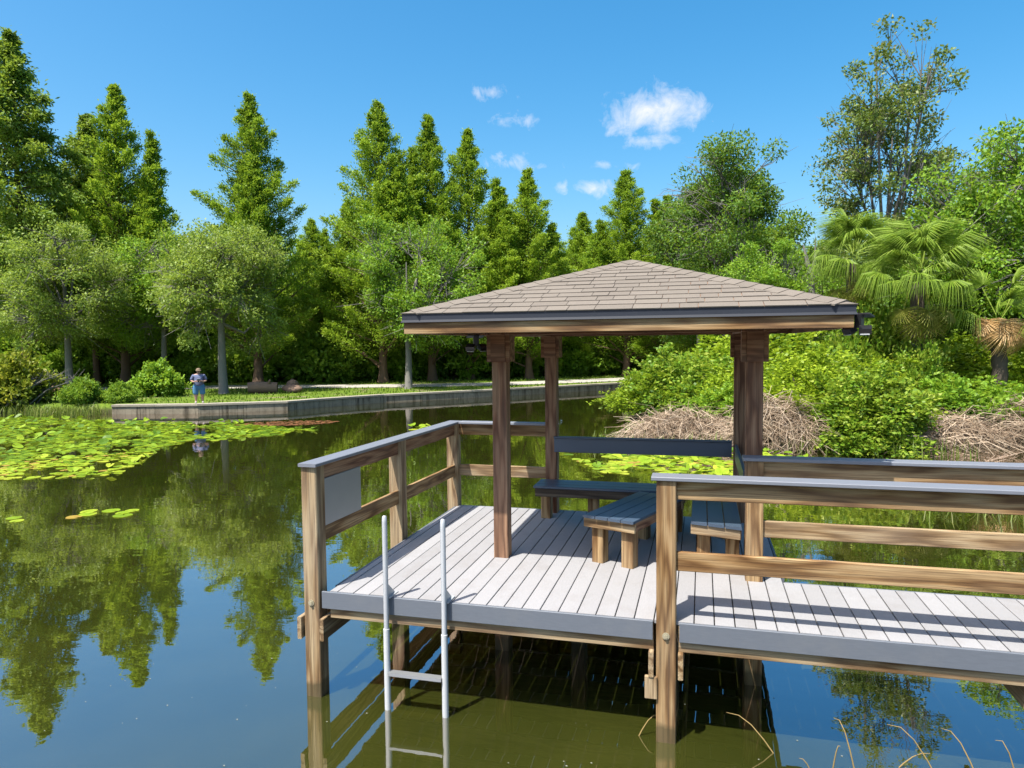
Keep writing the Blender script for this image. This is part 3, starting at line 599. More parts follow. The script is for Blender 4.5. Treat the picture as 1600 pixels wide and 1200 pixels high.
def bush(seed, rx, ry, H, n, leaf, mat, nl=14, stems=True, var=.14):
    """a mound of overlapping leafy hummocks on a few stems"""
    global rng; rng = np.random.default_rng(seed); rr = random.Random(seed); pos, dr, val = [], [], []; tb = MB()
    hum = [(0, 0, H * .5, min(rx, ry) * .62, H * .5)]
    for i in range(nl):
        a = i * 2.4 + rr.uniform(-.4, .4); q = (i + .5) / nl; d = q ** .5; h = H * (1 - .62 * q) * rr.uniform(.75, 1.12)
        hum.append((math.cos(a) * rx * d * .8, math.sin(a) * ry * d * .8, h * .52, min(rx, ry) * rr.uniform(.18, .42), h * .5))
    tot = sum(r_ * h for _, _, _, r_, h in hum)
    for x, y, zc, r_, h in hum:
        m_ = int(n * r_ * h / tot); u = unit(rng.normal(size=(m_, 3))); sh = rng.random((m_, 1)) ** .22
        bumps = 1 + .26 * np.sin(u[:, :1] * 6 + x * 5) * np.sin(u[:, 1:2] * 5 + y * 4) + .18 * np.sin(u[:, 2:] * 9 + x * 3) * np.sin(u[:, :1] * 8)
        g_ = u * sh * bumps * np.array([r_, r_, h])
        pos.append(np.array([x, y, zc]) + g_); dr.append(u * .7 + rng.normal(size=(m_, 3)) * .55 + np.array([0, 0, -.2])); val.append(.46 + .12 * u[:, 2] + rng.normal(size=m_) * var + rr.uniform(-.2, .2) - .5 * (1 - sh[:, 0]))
        if stems: tb.tube([(x * .3, y * .3, -.1), (x * .7, y * .7, zc * .6), (x, y, zc + h * .5)], [.05, .035, .012], 5, False)
    for i in range(130):
        x, y, zc, r_, h = hum[rr.randrange(len(hum))]; u = unit(rng.normal(size=(1, 3)))[0]; u[2] = abs(u[2]) * .9 + .1; p0 = np.array([x, y, zc]) + u * np.array([r_, r_, h]) * .9
        L = rr.uniform(.15, .62) * min(rx, ry) * .7; t_ = np.linspace(0, 1, int(26 * L / leaf * .28) + 8)[:, None]; side = rng.normal(size=3) * .3
        q = p0 + (u + side) * L * t_ + np.array([0, 0, -.55 * L]) * t_ ** 2 + rng.normal(size=(len(t_), 3)) * leaf * .45
        pos.append(q); dr.append((u + side) + rng.normal(size=(len(t_), 3)) * .7); val.append(.62 + rng.normal(size=len(t_)) * .12 + rr.uniform(-.1, .15))
    pos = np.concatenate(pos); dr = np.concatenate(dr); val = np.concatenate(val); ok = pos[:, 2] > .0; pos, dr, val = pos[ok], dr[ok], val[ok]; k = len(pos)
    return tb.mesh('stems', M['bark'], True), leaves('foliage', pos, dr, leaf * rng.uniform(.6, 1.3, k), leaf * .62 * rng.uniform(.7, 1.3, k), val, mat)
def place(name, meshes, parts, x, y, s, rz, label, cat, group=None, z=None, sz=None):
    r_ = tag(empty(name, (x, y, (gz(x, y) if z is None else z) - .03), rz), label, cat, group); r_.scale = (s, s, s if sz is None else sz)
    for p, me in zip(parts, meshes): link(p, me, r_)
    return r_

# ------------------------------------------------------------------ trees
TC = ('trunk', 'crown')
cy = [cypress(21, rad=5.6, nb=112, per=900, plume=.48, tops=2, leaf=.18), cypress(22, rad=5.2, nb=108, per=900, tops=3, plume=.46, leaf=.18), cypress(23, rad=6.2, nb=112, per=900, tops=4, plume=.50, leaf=.18)]
cyo = cypress(24, H=20, rad=6.0, base=3.5, nb=105, per=950, droop=.55, mat=M['cypold'], lean=.1, leaf=.27, plume=.62)
G1 = 'cypress trees along the far bank'
for k, x, y, H, rz, lab in (
    (1, -33.4, 33.0, 19.0, .3, 'tall conical cypress beside the big tree at the left edge'),
    (0, -24.2, 33.9, 17.9, 1.4, 'conical cypress standing alone between two gaps of sky, left of centre'),
    (2, -17.7, 38.3, 18.2, 2.0, 'tallest of the three grouped cypresses left of the gazebo roof'),
    (1, -15.2, 40.8, 17.9, 4.4, 'middle cypress of the three grouped left of the gazebo roof'),
    (0, -13.2, 43.0, 17.4, 5.2, 'rightmost of the three tall grouped cypresses, under the small clouds'),
    (1, -11.2, 44.6, 13.6, .9, 'shorter cypress at the right shoulder of the tall cypress group'),
    (0, -9.1, 44.0, 14.6, 3.1, 'slim cypress rising alone right of the tall cypress group'),
    (2, -6.3, 50.5, 12.6, 2.6, 'low cypress in the dip of the treeline left of the roof peak'),
    (1, -4.6, 52.0, 11.2, 1.1, 'lowest cypress in the dip of the treeline behind the roof'),
    (2, -2.7, 48.3, 15.1, .2, 'cypress rising directly above the gazebo roof peak'),
    (0, .2, 49.0, 13.2, 3.9, 'cypress just right of the one above the roof peak'),
    (2, 2.3, 47.0, 13.4, 5.0, 'broad cypress above the right slope of the roof'),
    (2, -24.6, 41.5, 11.6, 1.9, 'low distant cypress in the gap left of the tall cypress group'),
    (0, -28.6, 40.5, 10.4, 4.8, 'low cypress behind the grey-green oak'),
    (1, -21.0, 40.0, 12.3, 3.3, 'cypress at the left foot of the tall cypress group')):
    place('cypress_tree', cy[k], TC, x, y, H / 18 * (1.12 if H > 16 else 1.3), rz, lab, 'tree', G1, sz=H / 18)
place('cypress_tree', cyo, TC, -37.6, 29.6, 1.07, .5, 'huge old cypress with drooping boughs at the left edge', 'tree')
place('cypress_tree', cyo, TC, -37.2, 34.5, .90, 2.5, 'drooping old cypress right behind the huge one at the left', 'tree')
oakA = broadleaf(31, 10.2, 4.5, 4.1, 190, 215, .68, .15, M['oak'], M['barkg'], 13, .24, .75)
oakB = broadleaf(32, 9.8, 4.7, 4.1, 190, 215, .68, .15, M['oak'], M['barkg'], 13, .22, .8, low=.1)
lauA = broadleaf(33, 10.0, 4.2, 4.2, 170, 205, .70, .165, M['laurel'], M['barkg'], 12, .21, .8)
drk = broadleaf(34, 10.5, 4.4, 4.6, 80, 330, 1.2, .25, M['dark'], M['bark'], 8, .22, .8, low=-.2)
drk2 = broadleaf(38, 10.5, 4.6, 4.7, 85, 330, 1.15, .25, M['laurel'], M['bark'], 8, .22, .85, low=-.2)
place('oak_tree', oakA, TC, -22.0, 27.6, 1.0, .4, 'grey-green oak with pale trunk right of the standing person', 'tree')
place('oak_tree', oakB, TC, -32.2, 27.6, 1.0, 2.0, 'grey-green oak leaning over the yellow shrub at the left edge', 'tree')
place('oak_tree', lauA, TC, -28.6, 31.0, .95, 4.0, 'green tree with slender brown trunk behind the boulders', 'tree')
place('broadleaf_tree', lauA, TC, -13.6, 32.9, 1.0, 1.0, 'bright green tree with pale trunk beside the path, left of the gazebo', 'tree')
G2 = 'dark trees filling the wood behind'
for i, (x, y, s, lab) in enumerate(((-46, 40, 1.2, 'at the far left edge'), (-40, 43, 1.0, 'behind the huge left cypress'), (-33, 43, .9, 'behind the tall left cypress'), (-27.5, 45, .85, 'behind the lone cypress'), (-19.5, 46, 1.0, 'behind the tall cypress group'), (-12, 52, 1.0, 'behind the slim cypress'), (-5, 57, .95, 'behind the dip in the treeline'), (3, 56, 1.1, 'behind the roof right slope'), (9.5, 50, .75, 'low in the gap right of the roof'), (17, 44, .9, 'behind the palms'))):
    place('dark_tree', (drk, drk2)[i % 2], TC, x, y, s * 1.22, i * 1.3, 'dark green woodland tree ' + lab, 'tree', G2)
gnA = broadleaf(35, 13.2, 3.6, 5.6, 120, 280, .80, .17, M['dark'], M['barkg'], 10, .22, .8)
gt = place('broadleaf_tree', gnA, TC, 4.6, 34.0, 1.0, .8, 'tall dark leafy tree with bare twigs right of the roof peak', 'tree')
mb = MB(); rr = random.Random(77)
for i in range(34):
    a = rr.uniform(2.0, 4.6) - .8; p = Vector((math.cos(a) * 1.2, math.sin(a) * 1.2, rr.uniform(7.0, 10.5))); q = p + Vector((math.cos(a) * rr.uniform(1.4, 3.0), math.sin(a) * rr.uniform(1.4, 3.0), rr.uniform(-.4, 1.6)))
    m_ = p.lerp(q, .5) + Vector((rr.uniform(-.2, .2), rr.uniform(-.2, .2), rr.uniform(.2, .6))); mb.tube([p, m_, q], [.045, .028, .008], 4, False)
    for _ in range(4): e_ = q + Vector((rr.uniform(-.7, .7), rr.uniform(-.7, .7), rr.uniform(-.4, .5))); f_ = m_.lerp(q, rr.random()); mb.tube([f_, f_.lerp(e_, .5) + Vector((0, 0, .1)), e_], [.016, .011, .004], 3, False)
mb.build('bare_branches', M['barkg'], gt, True)
place('broadleaf_tree', gnA, TC, 2.6, 41.0, 1.02, 2.9, 'dark leafy tree behind the twiggy one right of the roof', 'tree')
place('broadleaf_tree', lauA, TC, 5.6, 27.0, .70, 2.2, 'round vine-clad green tree just above the roof right slope', 'tree', sz=.68)
place('broadleaf_tree', lauA, TC, 8.9, 29.5, .62, 5.0, 'low bright green tree left of the palms', 'tree')
tall = broadleaf(36, 16.2, 3.7, 7.0, 170, 150, .62, .17, M['sparse'], M['barkg'], 11, .22, .75, shell=.42, lean=(.5, 0), fork=.35)
place('sparse_tree', tall, TC, 10.6, 30.5, 1.0, .2, 'tall airy tree with purplish tips against the sky at the right', 'tree')
place('sparse_tree', tall, TC, 15.6, 33.0, .74, 2.6, 'smaller airy tree at the right foot of the tall airy one', 'tree')
place('broadleaf_tree', lauA, TC, 14.6, 23.2, 1.04, 3.6, 'bright green tree leaning in at the right edge', 'tree')
place('broadleaf_tree', lauA, TC, 13.2, 24.8, .78, .9, 'light green tree behind the right palm', 'tree')
pine = broadleaf(37, 11.5, 1.9, 3.2, 36, 160, .7, .30, M['dark'], M['bark'], 6, .16, .6, fork=.6)
place('pine_tree', pine, TC, 12.6, 59.0, 1.0, 0, 'small distant round-topped pine in the gap left of the palms', 'tree')
# dead snag
sn = tag(empty('dead_snag', (7.2, 27.3, .4)), 'bleached broken dead trunk right of the roof slope', 'dead tree')
MB().tube([(0, 0, -.1), (.1, 0, 3), (-.05, 0, 5.4), (-.35, 0, 6.6)], [.2, .17, .14, .02], 8).build('trunk', M['barkg'], sn, True)
MB().tube([(-.03, 0, 5.2), (.15, .05, 6.0), (.13, 0, 6.9)], [.10, .06, .01], 6).build('broken_limb', M['barkg'], sn, True)

# ------------------------------------------------------------------ bushes
BF = ('stems', 'foliage')
M['under'] = leaf_mat('undergrowth_leaves', (.055, .13, .010), (.16, .30, .025), (.30, .45, .05), .45)
ub = [bush(41, 3.0, 2.4, 3.6, 10000, .26, M['under']), bush(42, 3.2, 2.2, 3.0, 8000, .28, M['laurel'])]
G3 = 'undergrowth bushes behind the path'
for i, (x, y, k, s) in enumerate(((-44, 34.5, 0, 1.2), (-39.5, 36, 1, 1.0), (-35, 37, 0, 1.1), (-31, 38, 1, 1.0), (-27, 38.5, 0, 1.1), (-22.5, 39, 0, 1.1), (-18.5, 41.5, 1, .9), (-15.5, 44, 0, 1.1), (-11.5, 47, 0, 1.1), (-7.5, 49.5, 1, 1.0), (-3.5, 52.5, 0, 1.1), (1.0, 52, 1, 1.1), (5.5, 47, 0, 1.1), (-29.5, 41, 0, 1.5), (-20, 44, 0, 1.5), (-12.5, 50.5, 0, 1.5), (-5, 55, 0, 1.5), (-46, 41, 0, 1.7), (-38.5, 43, 0, 1.7), (-33, 46, 0, 1.8), (-25, 46.5, 0, 1.8), (8, 52, 0, 1.7), (14, 50, 0, 1.8), (22, 44, 0, 1.8))):
    where = ('at the far left', 'behind the huge left cypress', 'left of the tall left cypress', 'behind the slender brown trunk', 'behind the standing person', 'right of the pale oak trunk', 'left of the bright green tree', 'behind the bright green tree', 'beside the left gazebo post', 'between the left gazebo posts', 'right of the rear gazebo post', 'above the far end of the path', 'behind the right bank mounds', 'second row behind the person', 'second row under the tall cypress group', 'second row behind the left gazebo posts', 'second row behind the far path end', 'third row at the far left', 'third row behind the huge left cypress', 'third row behind the boulders', 'third row behind the pale oak trunk', 'far behind the right bank', 'far behind the left palm', 'far behind the right edge trees')[i]
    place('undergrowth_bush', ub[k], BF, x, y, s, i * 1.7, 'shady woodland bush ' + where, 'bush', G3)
M['vineb'] = leaf_mat('mixed_vine_leaves', (.04, .10, .008), (.15, .285, .018), (.36, .42, .05), .4)
vb = [bush(43, 2.1, 1.7, 2.6, 14000, .115, M['vine'], 24, var=.2), bush(44, 1.7, 1.5, 2.3, 11000, .135, M['vineb'], 20, var=.24), bush(45, 1.3, 1.1, 1.5, 7000, .11, M['laurel'], 14, var=.18)]
G4 = 'vine-covered mounds on the right bank'
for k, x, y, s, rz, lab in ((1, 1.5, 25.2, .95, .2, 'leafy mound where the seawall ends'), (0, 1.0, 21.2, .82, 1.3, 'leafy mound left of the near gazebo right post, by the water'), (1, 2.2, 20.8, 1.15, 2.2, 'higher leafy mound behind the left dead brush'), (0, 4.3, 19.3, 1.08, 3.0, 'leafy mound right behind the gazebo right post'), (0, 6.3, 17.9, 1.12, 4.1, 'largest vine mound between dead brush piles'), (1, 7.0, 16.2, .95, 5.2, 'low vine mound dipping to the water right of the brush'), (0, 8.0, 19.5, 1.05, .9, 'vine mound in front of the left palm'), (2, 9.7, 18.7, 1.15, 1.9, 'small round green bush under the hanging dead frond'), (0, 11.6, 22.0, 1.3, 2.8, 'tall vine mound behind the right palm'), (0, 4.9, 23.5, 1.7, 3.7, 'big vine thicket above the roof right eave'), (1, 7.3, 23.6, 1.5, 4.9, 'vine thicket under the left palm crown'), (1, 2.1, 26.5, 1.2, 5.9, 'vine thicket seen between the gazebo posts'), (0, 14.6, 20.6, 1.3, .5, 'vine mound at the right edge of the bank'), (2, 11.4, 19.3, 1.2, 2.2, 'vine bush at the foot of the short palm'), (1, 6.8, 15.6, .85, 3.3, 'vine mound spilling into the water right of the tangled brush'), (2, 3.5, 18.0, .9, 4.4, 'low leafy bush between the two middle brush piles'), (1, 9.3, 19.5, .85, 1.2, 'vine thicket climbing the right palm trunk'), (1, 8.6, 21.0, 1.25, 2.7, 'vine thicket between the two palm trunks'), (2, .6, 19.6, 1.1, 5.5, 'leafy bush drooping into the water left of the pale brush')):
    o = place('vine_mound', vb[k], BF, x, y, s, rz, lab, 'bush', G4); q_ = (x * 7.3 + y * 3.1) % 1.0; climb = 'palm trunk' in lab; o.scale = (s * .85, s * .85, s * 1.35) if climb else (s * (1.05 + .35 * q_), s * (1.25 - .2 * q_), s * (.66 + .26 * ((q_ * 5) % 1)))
place('dark_tree', drk, TC, 11.0, 26.0, .55, 1.0, 'dark small tree in the shade between the two palms', 'tree', G2)
place('dark_tree', drk, TC, 14.0, 28.0, .62, 3.0, 'dark small tree behind the hanging dead frond', 'tree', G2)
place('shrub', bush(46, 1.4, 1.1, 1.75, 5500, .17, M['laurel'], 10), BF, -24.2, 25.4, 1.0, .3, 'rounded green shrub just left of the standing person', 'bush')
ys = place('shrub', bush(47, 2.0, 1.6, 2.3, 5200, .20, M['yshrub'], 12), BF, -27.6, 20.2, 1.0, 1.0, 'yellow-green shrub with bare branches at the left waterline', 'bush')
for x_, y_, s_, lab_ in ((-24.6, 21.2, .62, 'low shore bush between the yellow shrub and the seawall end'), (-23.2, 21.9, .5, 'small shore bush at the seawall end'), (-30.5, 20.4, .8, 'dark shore bush at the left edge behind the yellow shrub')):
    place('shore_bush', ub[0], BF, x_, y_, s_ * .55, x_, lab_, 'bush', 'low bushes on the left shore')
mb = MB(); rr = random.Random(5)
for i in range(16):
    a = rr.uniform(-.9, 1.2); L = rr.uniform(1.2, 2.9); p = Vector((rr.uniform(-.6, .9), rr.uniform(-.9, .3), 0)); q = p + Vector((math.cos(a) * L * .8, -.2, L * .45)); r2 = q + Vector((rr.uniform(-.3, .6), 0, rr.uniform(.1, .5)))
    pts_ = [p] + [p.lerp(q, t_) + Vector((rr.uniform(-.12, .12), rr.uniform(-.12, .12), .25 * math.sin(t_ * 3) + rr.uniform(-.08, .1))) for t_ in (.25, .5, .75)] + [q, r2]
    mb.tube(pts_, [.035, .030, .024, .018, .012, .004], 5, False)
    for t_ in (2, 3, 4): e_ = pts_[t_] + Vector((rr.uniform(-.3, .5), rr.uniform(-.3, .3), rr.uniform(.15, .5))); mb.tube([pts_[t_], pts_[t_].lerp(e_, .5) + Vector((.05, 0, .04)), e_], [.012, .009, .003], 4, False)
mb.build('bare_branches', M['barkg'], ys, True)

def brush(seed, wx, wy, h, n, mat):
    rr = random.Random(seed); mb = MB()
    for i in range(n):
        a = rr.uniform(0, 6.28); d = rr.random() ** .6; x, y = math.cos(a) * wx * d, math.sin(a) * wy * d; top = h * (1 - d * d * .8) * rr.uniform(.4, 1.1); L = rr.uniform(.35, 1.1); b = rr.uniform(0, 6.28); e = rr.uniform(-.9, .6)
        p = Vector((x, y, max(top, .03))); dv = Vector((math.cos(b) * math.cos(e), math.sin(b) * math.cos(e), math.sin(e))); q = p + dv * L * .5 + Vector((rr.uniform(-.1, .1), rr.uniform(-.1, .1), rr.uniform(0, .12))); r_ = p + dv * L + Vector((rr.uniform(-.3, .3), rr.uniform(-.3, .3), -rr.uniform(0, .45)))
        q.z = max(q.z, .02); r_.z = max(r_.z, .0); w = rr.uniform(.004, .012); mb.tube([p, q, r_], [w, w * .8, w * .4], 3, False)
    return mb.mesh('brush', mat)
for me, x, y, s, rz, lab in ((brush(1, 1.7, .95, .8, 2300, M['twig']), 2.3, 16.7, 1.0, 0, 'pale dead brush pile seen between the gazebo posts'), (brush(2, 1.2, .8, 1.3, 1900, M['twig']), 4.7, 15.5, 1.0, 0, 'tangled dead brush pile right of the gazebo right post'), (brush(3, 1.8, .9, .8, 1700, M['twig']), 9.3, 16.9, 1.0, .5, 'dead brush pile at the waterline below the palms'), (brush(4, 2.3, 1.1, 1.25, 1800, M['twig']), 12.0, 18.2, 1.0, .4, 'dead brush pile cut off by the right edge')):
    o = link('brush_pile', me, None, (x, y, max(gz(x, y), .0)), (0, 0, rz)); o.scale = (s, s, s); tag(o, lab, 'brush pile', 'dead brush piles on the right bank')

# ------------------------------------------------------------------ palms
def frond_mesh(seed, mat, Rr=.95, n=42, droop=.5, pet=1.0):
    """fan leaf: petiole along +X, blades radiating and drooping at their tips"""
    global rng; rng = np.random.default_rng(seed); V, F, val = [], [], []
    def quad(a, b, c, d, v):
        k = len(V); V.extend([a, b, c, d]); F.append((k, k + 1, k + 2, k + 3)); val.extend([v] * 4)
    for j in range(4):
        x0, x1 = pet * j / 4, pet * (j + 1) / 4
        for s in (-1, 1): quad((x0, s * .018, -.02 * j), (x1, s * .014, -.02 * (j + 1)), (x1, 0, .022 - .02 * (j + 1)), (x0, 0, .022 - .02 * j), .7)
    for i in range(n):
        a = -2.05 + 4.1 * i / (n - 1) + rng.normal() * .03; L = Rr * (1 - .22 * abs(a) / 2.05) * rng.uniform(.85, 1.1); v = .45 + rng.normal() * .16
        dirv = np.array([math.cos(a), math.sin(a)]); side = np.array([-dirv[1], dirv[0]]); prev = None
        for t_ in (0, .3, .6, .85, 1.0):
            w = .0145 * (1 - .15 * t_) if t_ < .7 else .0135 * (1.02 - t_) / .3; z = .10 * math.sin(t_ * 2) - droop * L * max(0, t_ - .45) ** 1.5 * 2.2 - .10 * abs(a) * t_
            rr_ = L * (t_ if t_ < .6 else .6 + (t_ - .6) * (1 - .45 * droop)); c = np.array([pet + dirv[0] * rr_ * .95, dirv[1] * rr_]); e0 = (*(c - side * w), z - .012); e1 = (*(c + side * w), z - .012); m_ = (*c, z + .006)
            if prev: quad(prev[0], e0, m_, prev[2], v); quad(prev[2], m_, e1, prev[1], v)
            prev = (e0, e1, m_)
    me = bpy.data.meshes.new('frond'); me.from_pydata([tuple(map(float, p)) for p in V], [], F); at = me.attributes.new('v', 'FLOAT', 'POINT'); at.data.foreach_set('value', np.clip(val, 0, 1).astype(np.float32)); me.materials.append(mat); me.update(); return me
FR = [frond_mesh(61, M['palm'], .95, 46, .75), frond_mesh(62, M['palm'], 1.05, 48, .95, 1.1), frond_mesh(63, M['palm'], .9, 44, .5, .9)]
FD = [frond_mesh(64, M['palmdead'], .95, 34, .7, .14), frond_mesh(65, M['palmyel'], .9, 28, .9, .9)]
def palm(x, y, H, n, s, label, dead=(), seed=0):
    rr = random.Random(seed); r_ = tag(empty('cabbage_palm', (x, y, gz(x, y) - .05)), label, 'palm')
    mb = MB(); k = 14; mb.tube([(math.sin(i * .3) * .05, 0, (H - .35) * i / k) for i in range(k + 1)], [(.20 + .03 * (i % 2)) * (1 if i < k else .5) for i in range(k + 1)], 10); mb.build('trunk', M['bark'], r_, True)
    for i in range(n):
        q = i / n; e = R(80 - 104 * q + rr.uniform(-10, 10)); a = i * 2.39996 + rr.uniform(-.2, .2)
        o = link('frond', FR[i % 3], r_, (math.cos(a) * .12, math.sin(a) * .12, H + .1 - .35 * q), (rr.uniform(-.35, .35), -e, a)); sc = s * rr.uniform(.88, 1.12); o.scale = (sc, sc, sc)
    for a, k_, dz, e in dead:
        o = link('dead_frond' if k_ == 0 else 'yellowing_frond', FD[k_], r_, (math.cos(a) * .45, math.sin(a) * .45, H - dz), (rr.uniform(-.3, .3), -R(e), a)); o.scale = (s * 1.05,) * 3
        if k_ == 0: o['label'] = 'brown dead frond hanging against the trunk'
    return r_
palm(7.75, 21.6, 5.6, 36, .82, 'left cabbage palm with upright fan fronds beside the roof corner', ((-1.4, 1, .5, -66), (-2.0, 1, .7, -74), (-1.0, 1, .6, -70), (-2.6, 1, .6, -70)), 1)
palm(9.3, 19.8, 4.75, 38, .9, 'right cabbage palm with drooping fronds, a brown frond hanging below', ((-1.8, 1, .8, -78), (-1.7, 0, 1.3, -84), (-1.4, 1, .5, -72), (-.7, 1, .5, -64), (-2.4, 1, .5, -66), (-1.75, 0, 1.5, -80), (-1.2, 1, .8, -76)), 2)
palm(11.7, 20.2, 3.3, 6, .9, 'short palm with a big tan dead frond skirt near the right edge', tuple((-1.57 + d, 0, .05 + .04 * i, -66 - 5 * (i % 4)) for i, d in enumerate((-1.2, -.8, -.45, -.15, .15, .45, .8, 1.2, 0))), 3)

# ------------------------------------------------------------------ water lilies
def pad_mesh(seed, cup, mat, n=14):
    rr = random.Random(seed); vs = [(0, 0, .0)]; val = [rr.uniform(.3, .6)]; v0 = rr.uniform(.3, .75)
    for i in range(n):
        a = .16 + (2 * math.pi - .32) * i / (n - 1); rad = 1 + rr.uniform(-.05, .05); vs.append((math.cos(a) * rad, math.sin(a) * rad, cup * (.55 + .45 * math.sin(2 * a + seed)) + rr.uniform(-.02, .02))); val.append(v0 + rr.uniform(-.12, .12))
    me = bpy.data.meshes.new('leaf'); me.from_pydata(vs, [], [(0, i, i + 1) for i in range(1, n)]); at = me.attributes.new('v', 'FLOAT', 'POINT'); at.data.foreach_set('value', val); me.materials.append(mat); me.update(); return me
PADS = [pad_mesh(i, c, M['lily']) for i, c in enumerate((.0, .02, .05, .16, .28, .42, .03, .22))] + [pad_mesh(20, .03, M['lilybrown'])]
def inpoly(x, y, P):
    c = False
    for i in range(len(P)):
        (x0, y0), (x1, y1) = P[i], P[i - 1]
        if (y0 > y) != (y1 > y) and x < (x1 - x0) * (y - y0) / (y1 - y0) + x0: c = not c
    return c
def lilies(poly, n, r0, r1, label, seed, raised=.5, limit=290, clump=.5):
    rr = random.Random(seed); xs = [p[0] for p in poly]; ys_ = [p[1] for p in poly]; pts = []; tries = 0; grid = {}
    while len(pts) < n and tries < n * 60:
        tries += 1; x, y = rr.uniform(min(xs), max(xs)), rr.uniform(min(ys_), max(ys_))
        if not inpoly(x, y, poly): continue
        if math.sin(x * 1.7 + seed) * math.sin(y * 1.3 + 2 * seed) + .5 * math.sin(x * 3.1 + y * 2.3) < rr.uniform(-1.6, .35) * clump - .25 * (1 - clump): continue
        r_ = rr.uniform(r0, r1)
        ci, cj = int(x * 2.5), int(y * 2.5)
        if any((x - a) ** 2 + (y - b) ** 2 < (.6 * (r_ + c)) ** 2 for di in (-1, 0, 1) for dj in (-1, 0, 1) for a, b, c in grid.get((ci + di, cj + dj), ())): continue
        pts.append((x, y, r_)); grid.setdefault((ci, cj), []).append((x, y, r_))
    pts.sort(key=lambda p: (p[0] - 2.75) ** 2 + (p[1] + 5.2) ** 2)
    cx_, cy_ = sum(p[0] for p in pts) / len(pts), sum(p[1] for p in pts) / len(pts)
    root = tag(empty('water_lily_patch', (cx_, cy_, 0)), label, 'water lilies'); st = MB(); vals = []
    for i, (x, y, r_) in enumerate(pts):
        up = rr.random() < raised; k = rr.choice((3, 4, 5, 7)) if up else rr.choice((0, 1, 2, 6, 0, 1, 2, 6, 8))
        z = (rr.uniform(.03, .13) if up else .006 + .002 * (i % 5)); rot = Euler((rr.uniform(-.5, .5), rr.uniform(-.5, .5), rr.uniform(0, 6.28)) if up else (rr.uniform(-.03, .03), rr.uniform(-.03, .03), rr.uniform(0, 6.28)))
        if i < limit: o = link('leaf', PADS[k], root, (x - cx_, y - cy_, z), rot); o.scale = (r_,) * 3
        else:
            m_ = rot.to_matrix(); src = PADS[k]; st.add([m_ @ (v.co * r_) + Vector((x - cx_, y - cy_, z)) for v in src.vertices], [tuple(p.vertices) for p in src.polygons]); vals += [.12 + .8 * ((i * 7919) % 100) / 100] * len(src.vertices)
    if st.v:
        me = st.mesh('leaf_mass', M['lily']); at = me.attributes.new('v', 'FLOAT', 'POINT'); at.data.foreach_set('value', vals); tag(link('leaf_mass', me, root), kind='stuff')
    return root
lilies([(-29, 17.6), (-24.5, 18.9), (-21.5, 18.3), (-15, 18.4), (-10.2, 17.0), (-10.0, 16.2), (-11.6, 14.2), (-12.6, 12.2), (-11.3, 10), (-10.3, 8.2), (-11.2, 7.5), (-14, 6.7), (-19, 7.5), (-27, 13)], 3400, .065, .15, 'wide raft of yellow-green water lilies at the left below the seawall', 3, .14, 290, .35)
lilies([(-.7, 13.2), (-.1, 12.0), (.6, 10.8), (2.2, 10.4), (3.6, 10.5), (4.8, 12.2), (5.6, 13.6), (4.4, 14.3), (2.0, 14.0)], 420, .08, .17, 'patch of water lilies behind the gazebo below the dead brush', 5, .25, 290, .35)
lilies([(-8.7, 4.1), (-6.9, 4.8), (-7.1, 5.5), (-8.7, 4.9)], 9, .10, .16, 'small loose group of lily pads on open water at the left', 7, 0, 290, 0)
lilies([(-7.3, 17.2), (-6.3, 17.6), (-6.4, 18.3), (-7.4, 18.0)], 9, .12, .18, 'few lily pads left of the railing corner, far out', 9, .6, 290, 0)
# rusty floating leaf litter
V_, F_ = [], []; rr = random.Random(4); mb = MB()
for i in range(420):
    a = rr.uniform(0, 6.28); d = rr.random() ** .5; x, y, s = math.cos(a) * d * 1.9, math.sin(a) * d * .8, rr.uniform(.04, .10); b = rr.uniform(0, 3)
    mb.add([(x + math.cos(b + k) * s * (1 if k % 2 else .6), y + math.sin(b + k) * s * .7, .004 + .002 * (i % 6)) for k in (0, 1.3, 2.6, 3.9, 5.2)], [(0, 1, 2, 3, 4)])
M['litter'] = plain_mat('rusty_leaf_litter', (.30, .12, .035), .8, .4, 9)
tag(mb.build('leaf_litter', M['litter'], None, loc=(-12.4, 18.6, 0), rot=(0, 0, .5)), 'rusty brown floating leaf litter beside the left lily raft', 'leaf litter', None, 'stuff')

# ------------------------------------------------------------------ reeds and grass
def blades(name, spots, h0, h1, w, mat, seed, bend=.35):
    rr = random.Random(seed); V, F, val = [], [], []
    for x, y, z in spots:
        h = rr.uniform(h0, h1); a = rr.uniform(0, 6.28); b = a + 1.57; bx, by = math.cos(a) * bend * h * rr.uniform(.2, 1.2), math.sin(a) * bend * h * rr.uniform(.2, 1.2); wx, wy = math.cos(b) * w / 2, math.sin(b) * w / 2; v = min(1, max(0, .5 + rr.gauss(0, .2))); k = len(V)
        V += [(x - wx, y - wy, z), (x + wx, y + wy, z), (x + bx * .35 + wx * .8, y + by * .35 + wy * .8, z + h * .6), (x + bx * .35 - wx * .8, y + by * .35 - wy * .8, z + h * .6), (x + bx, y + by, z + h)]
        F += [(k, k + 1, k + 2, k + 3), (k + 3, k + 2, k + 4)]; val += [v] * 5
    me = bpy.data.meshes.new(name); me.from_pydata(V, [], F); at = me.attributes.new('v', 'FLOAT', 'POINT'); at.data.foreach_set('value', val); me.materials.append(mat); me.update(); return link(name, me)
rr = random.Random(9); sp_ = []
while len(sp_) < 26000:
    x, y = rr.uniform(-42, 3), rr.uniform(18, 52); sp_.append((x, y))
pa = np.array(sp_); s1 = sdist(pa); pcn = np.array(pc); dpth = np.full(len(pa), 1e9)
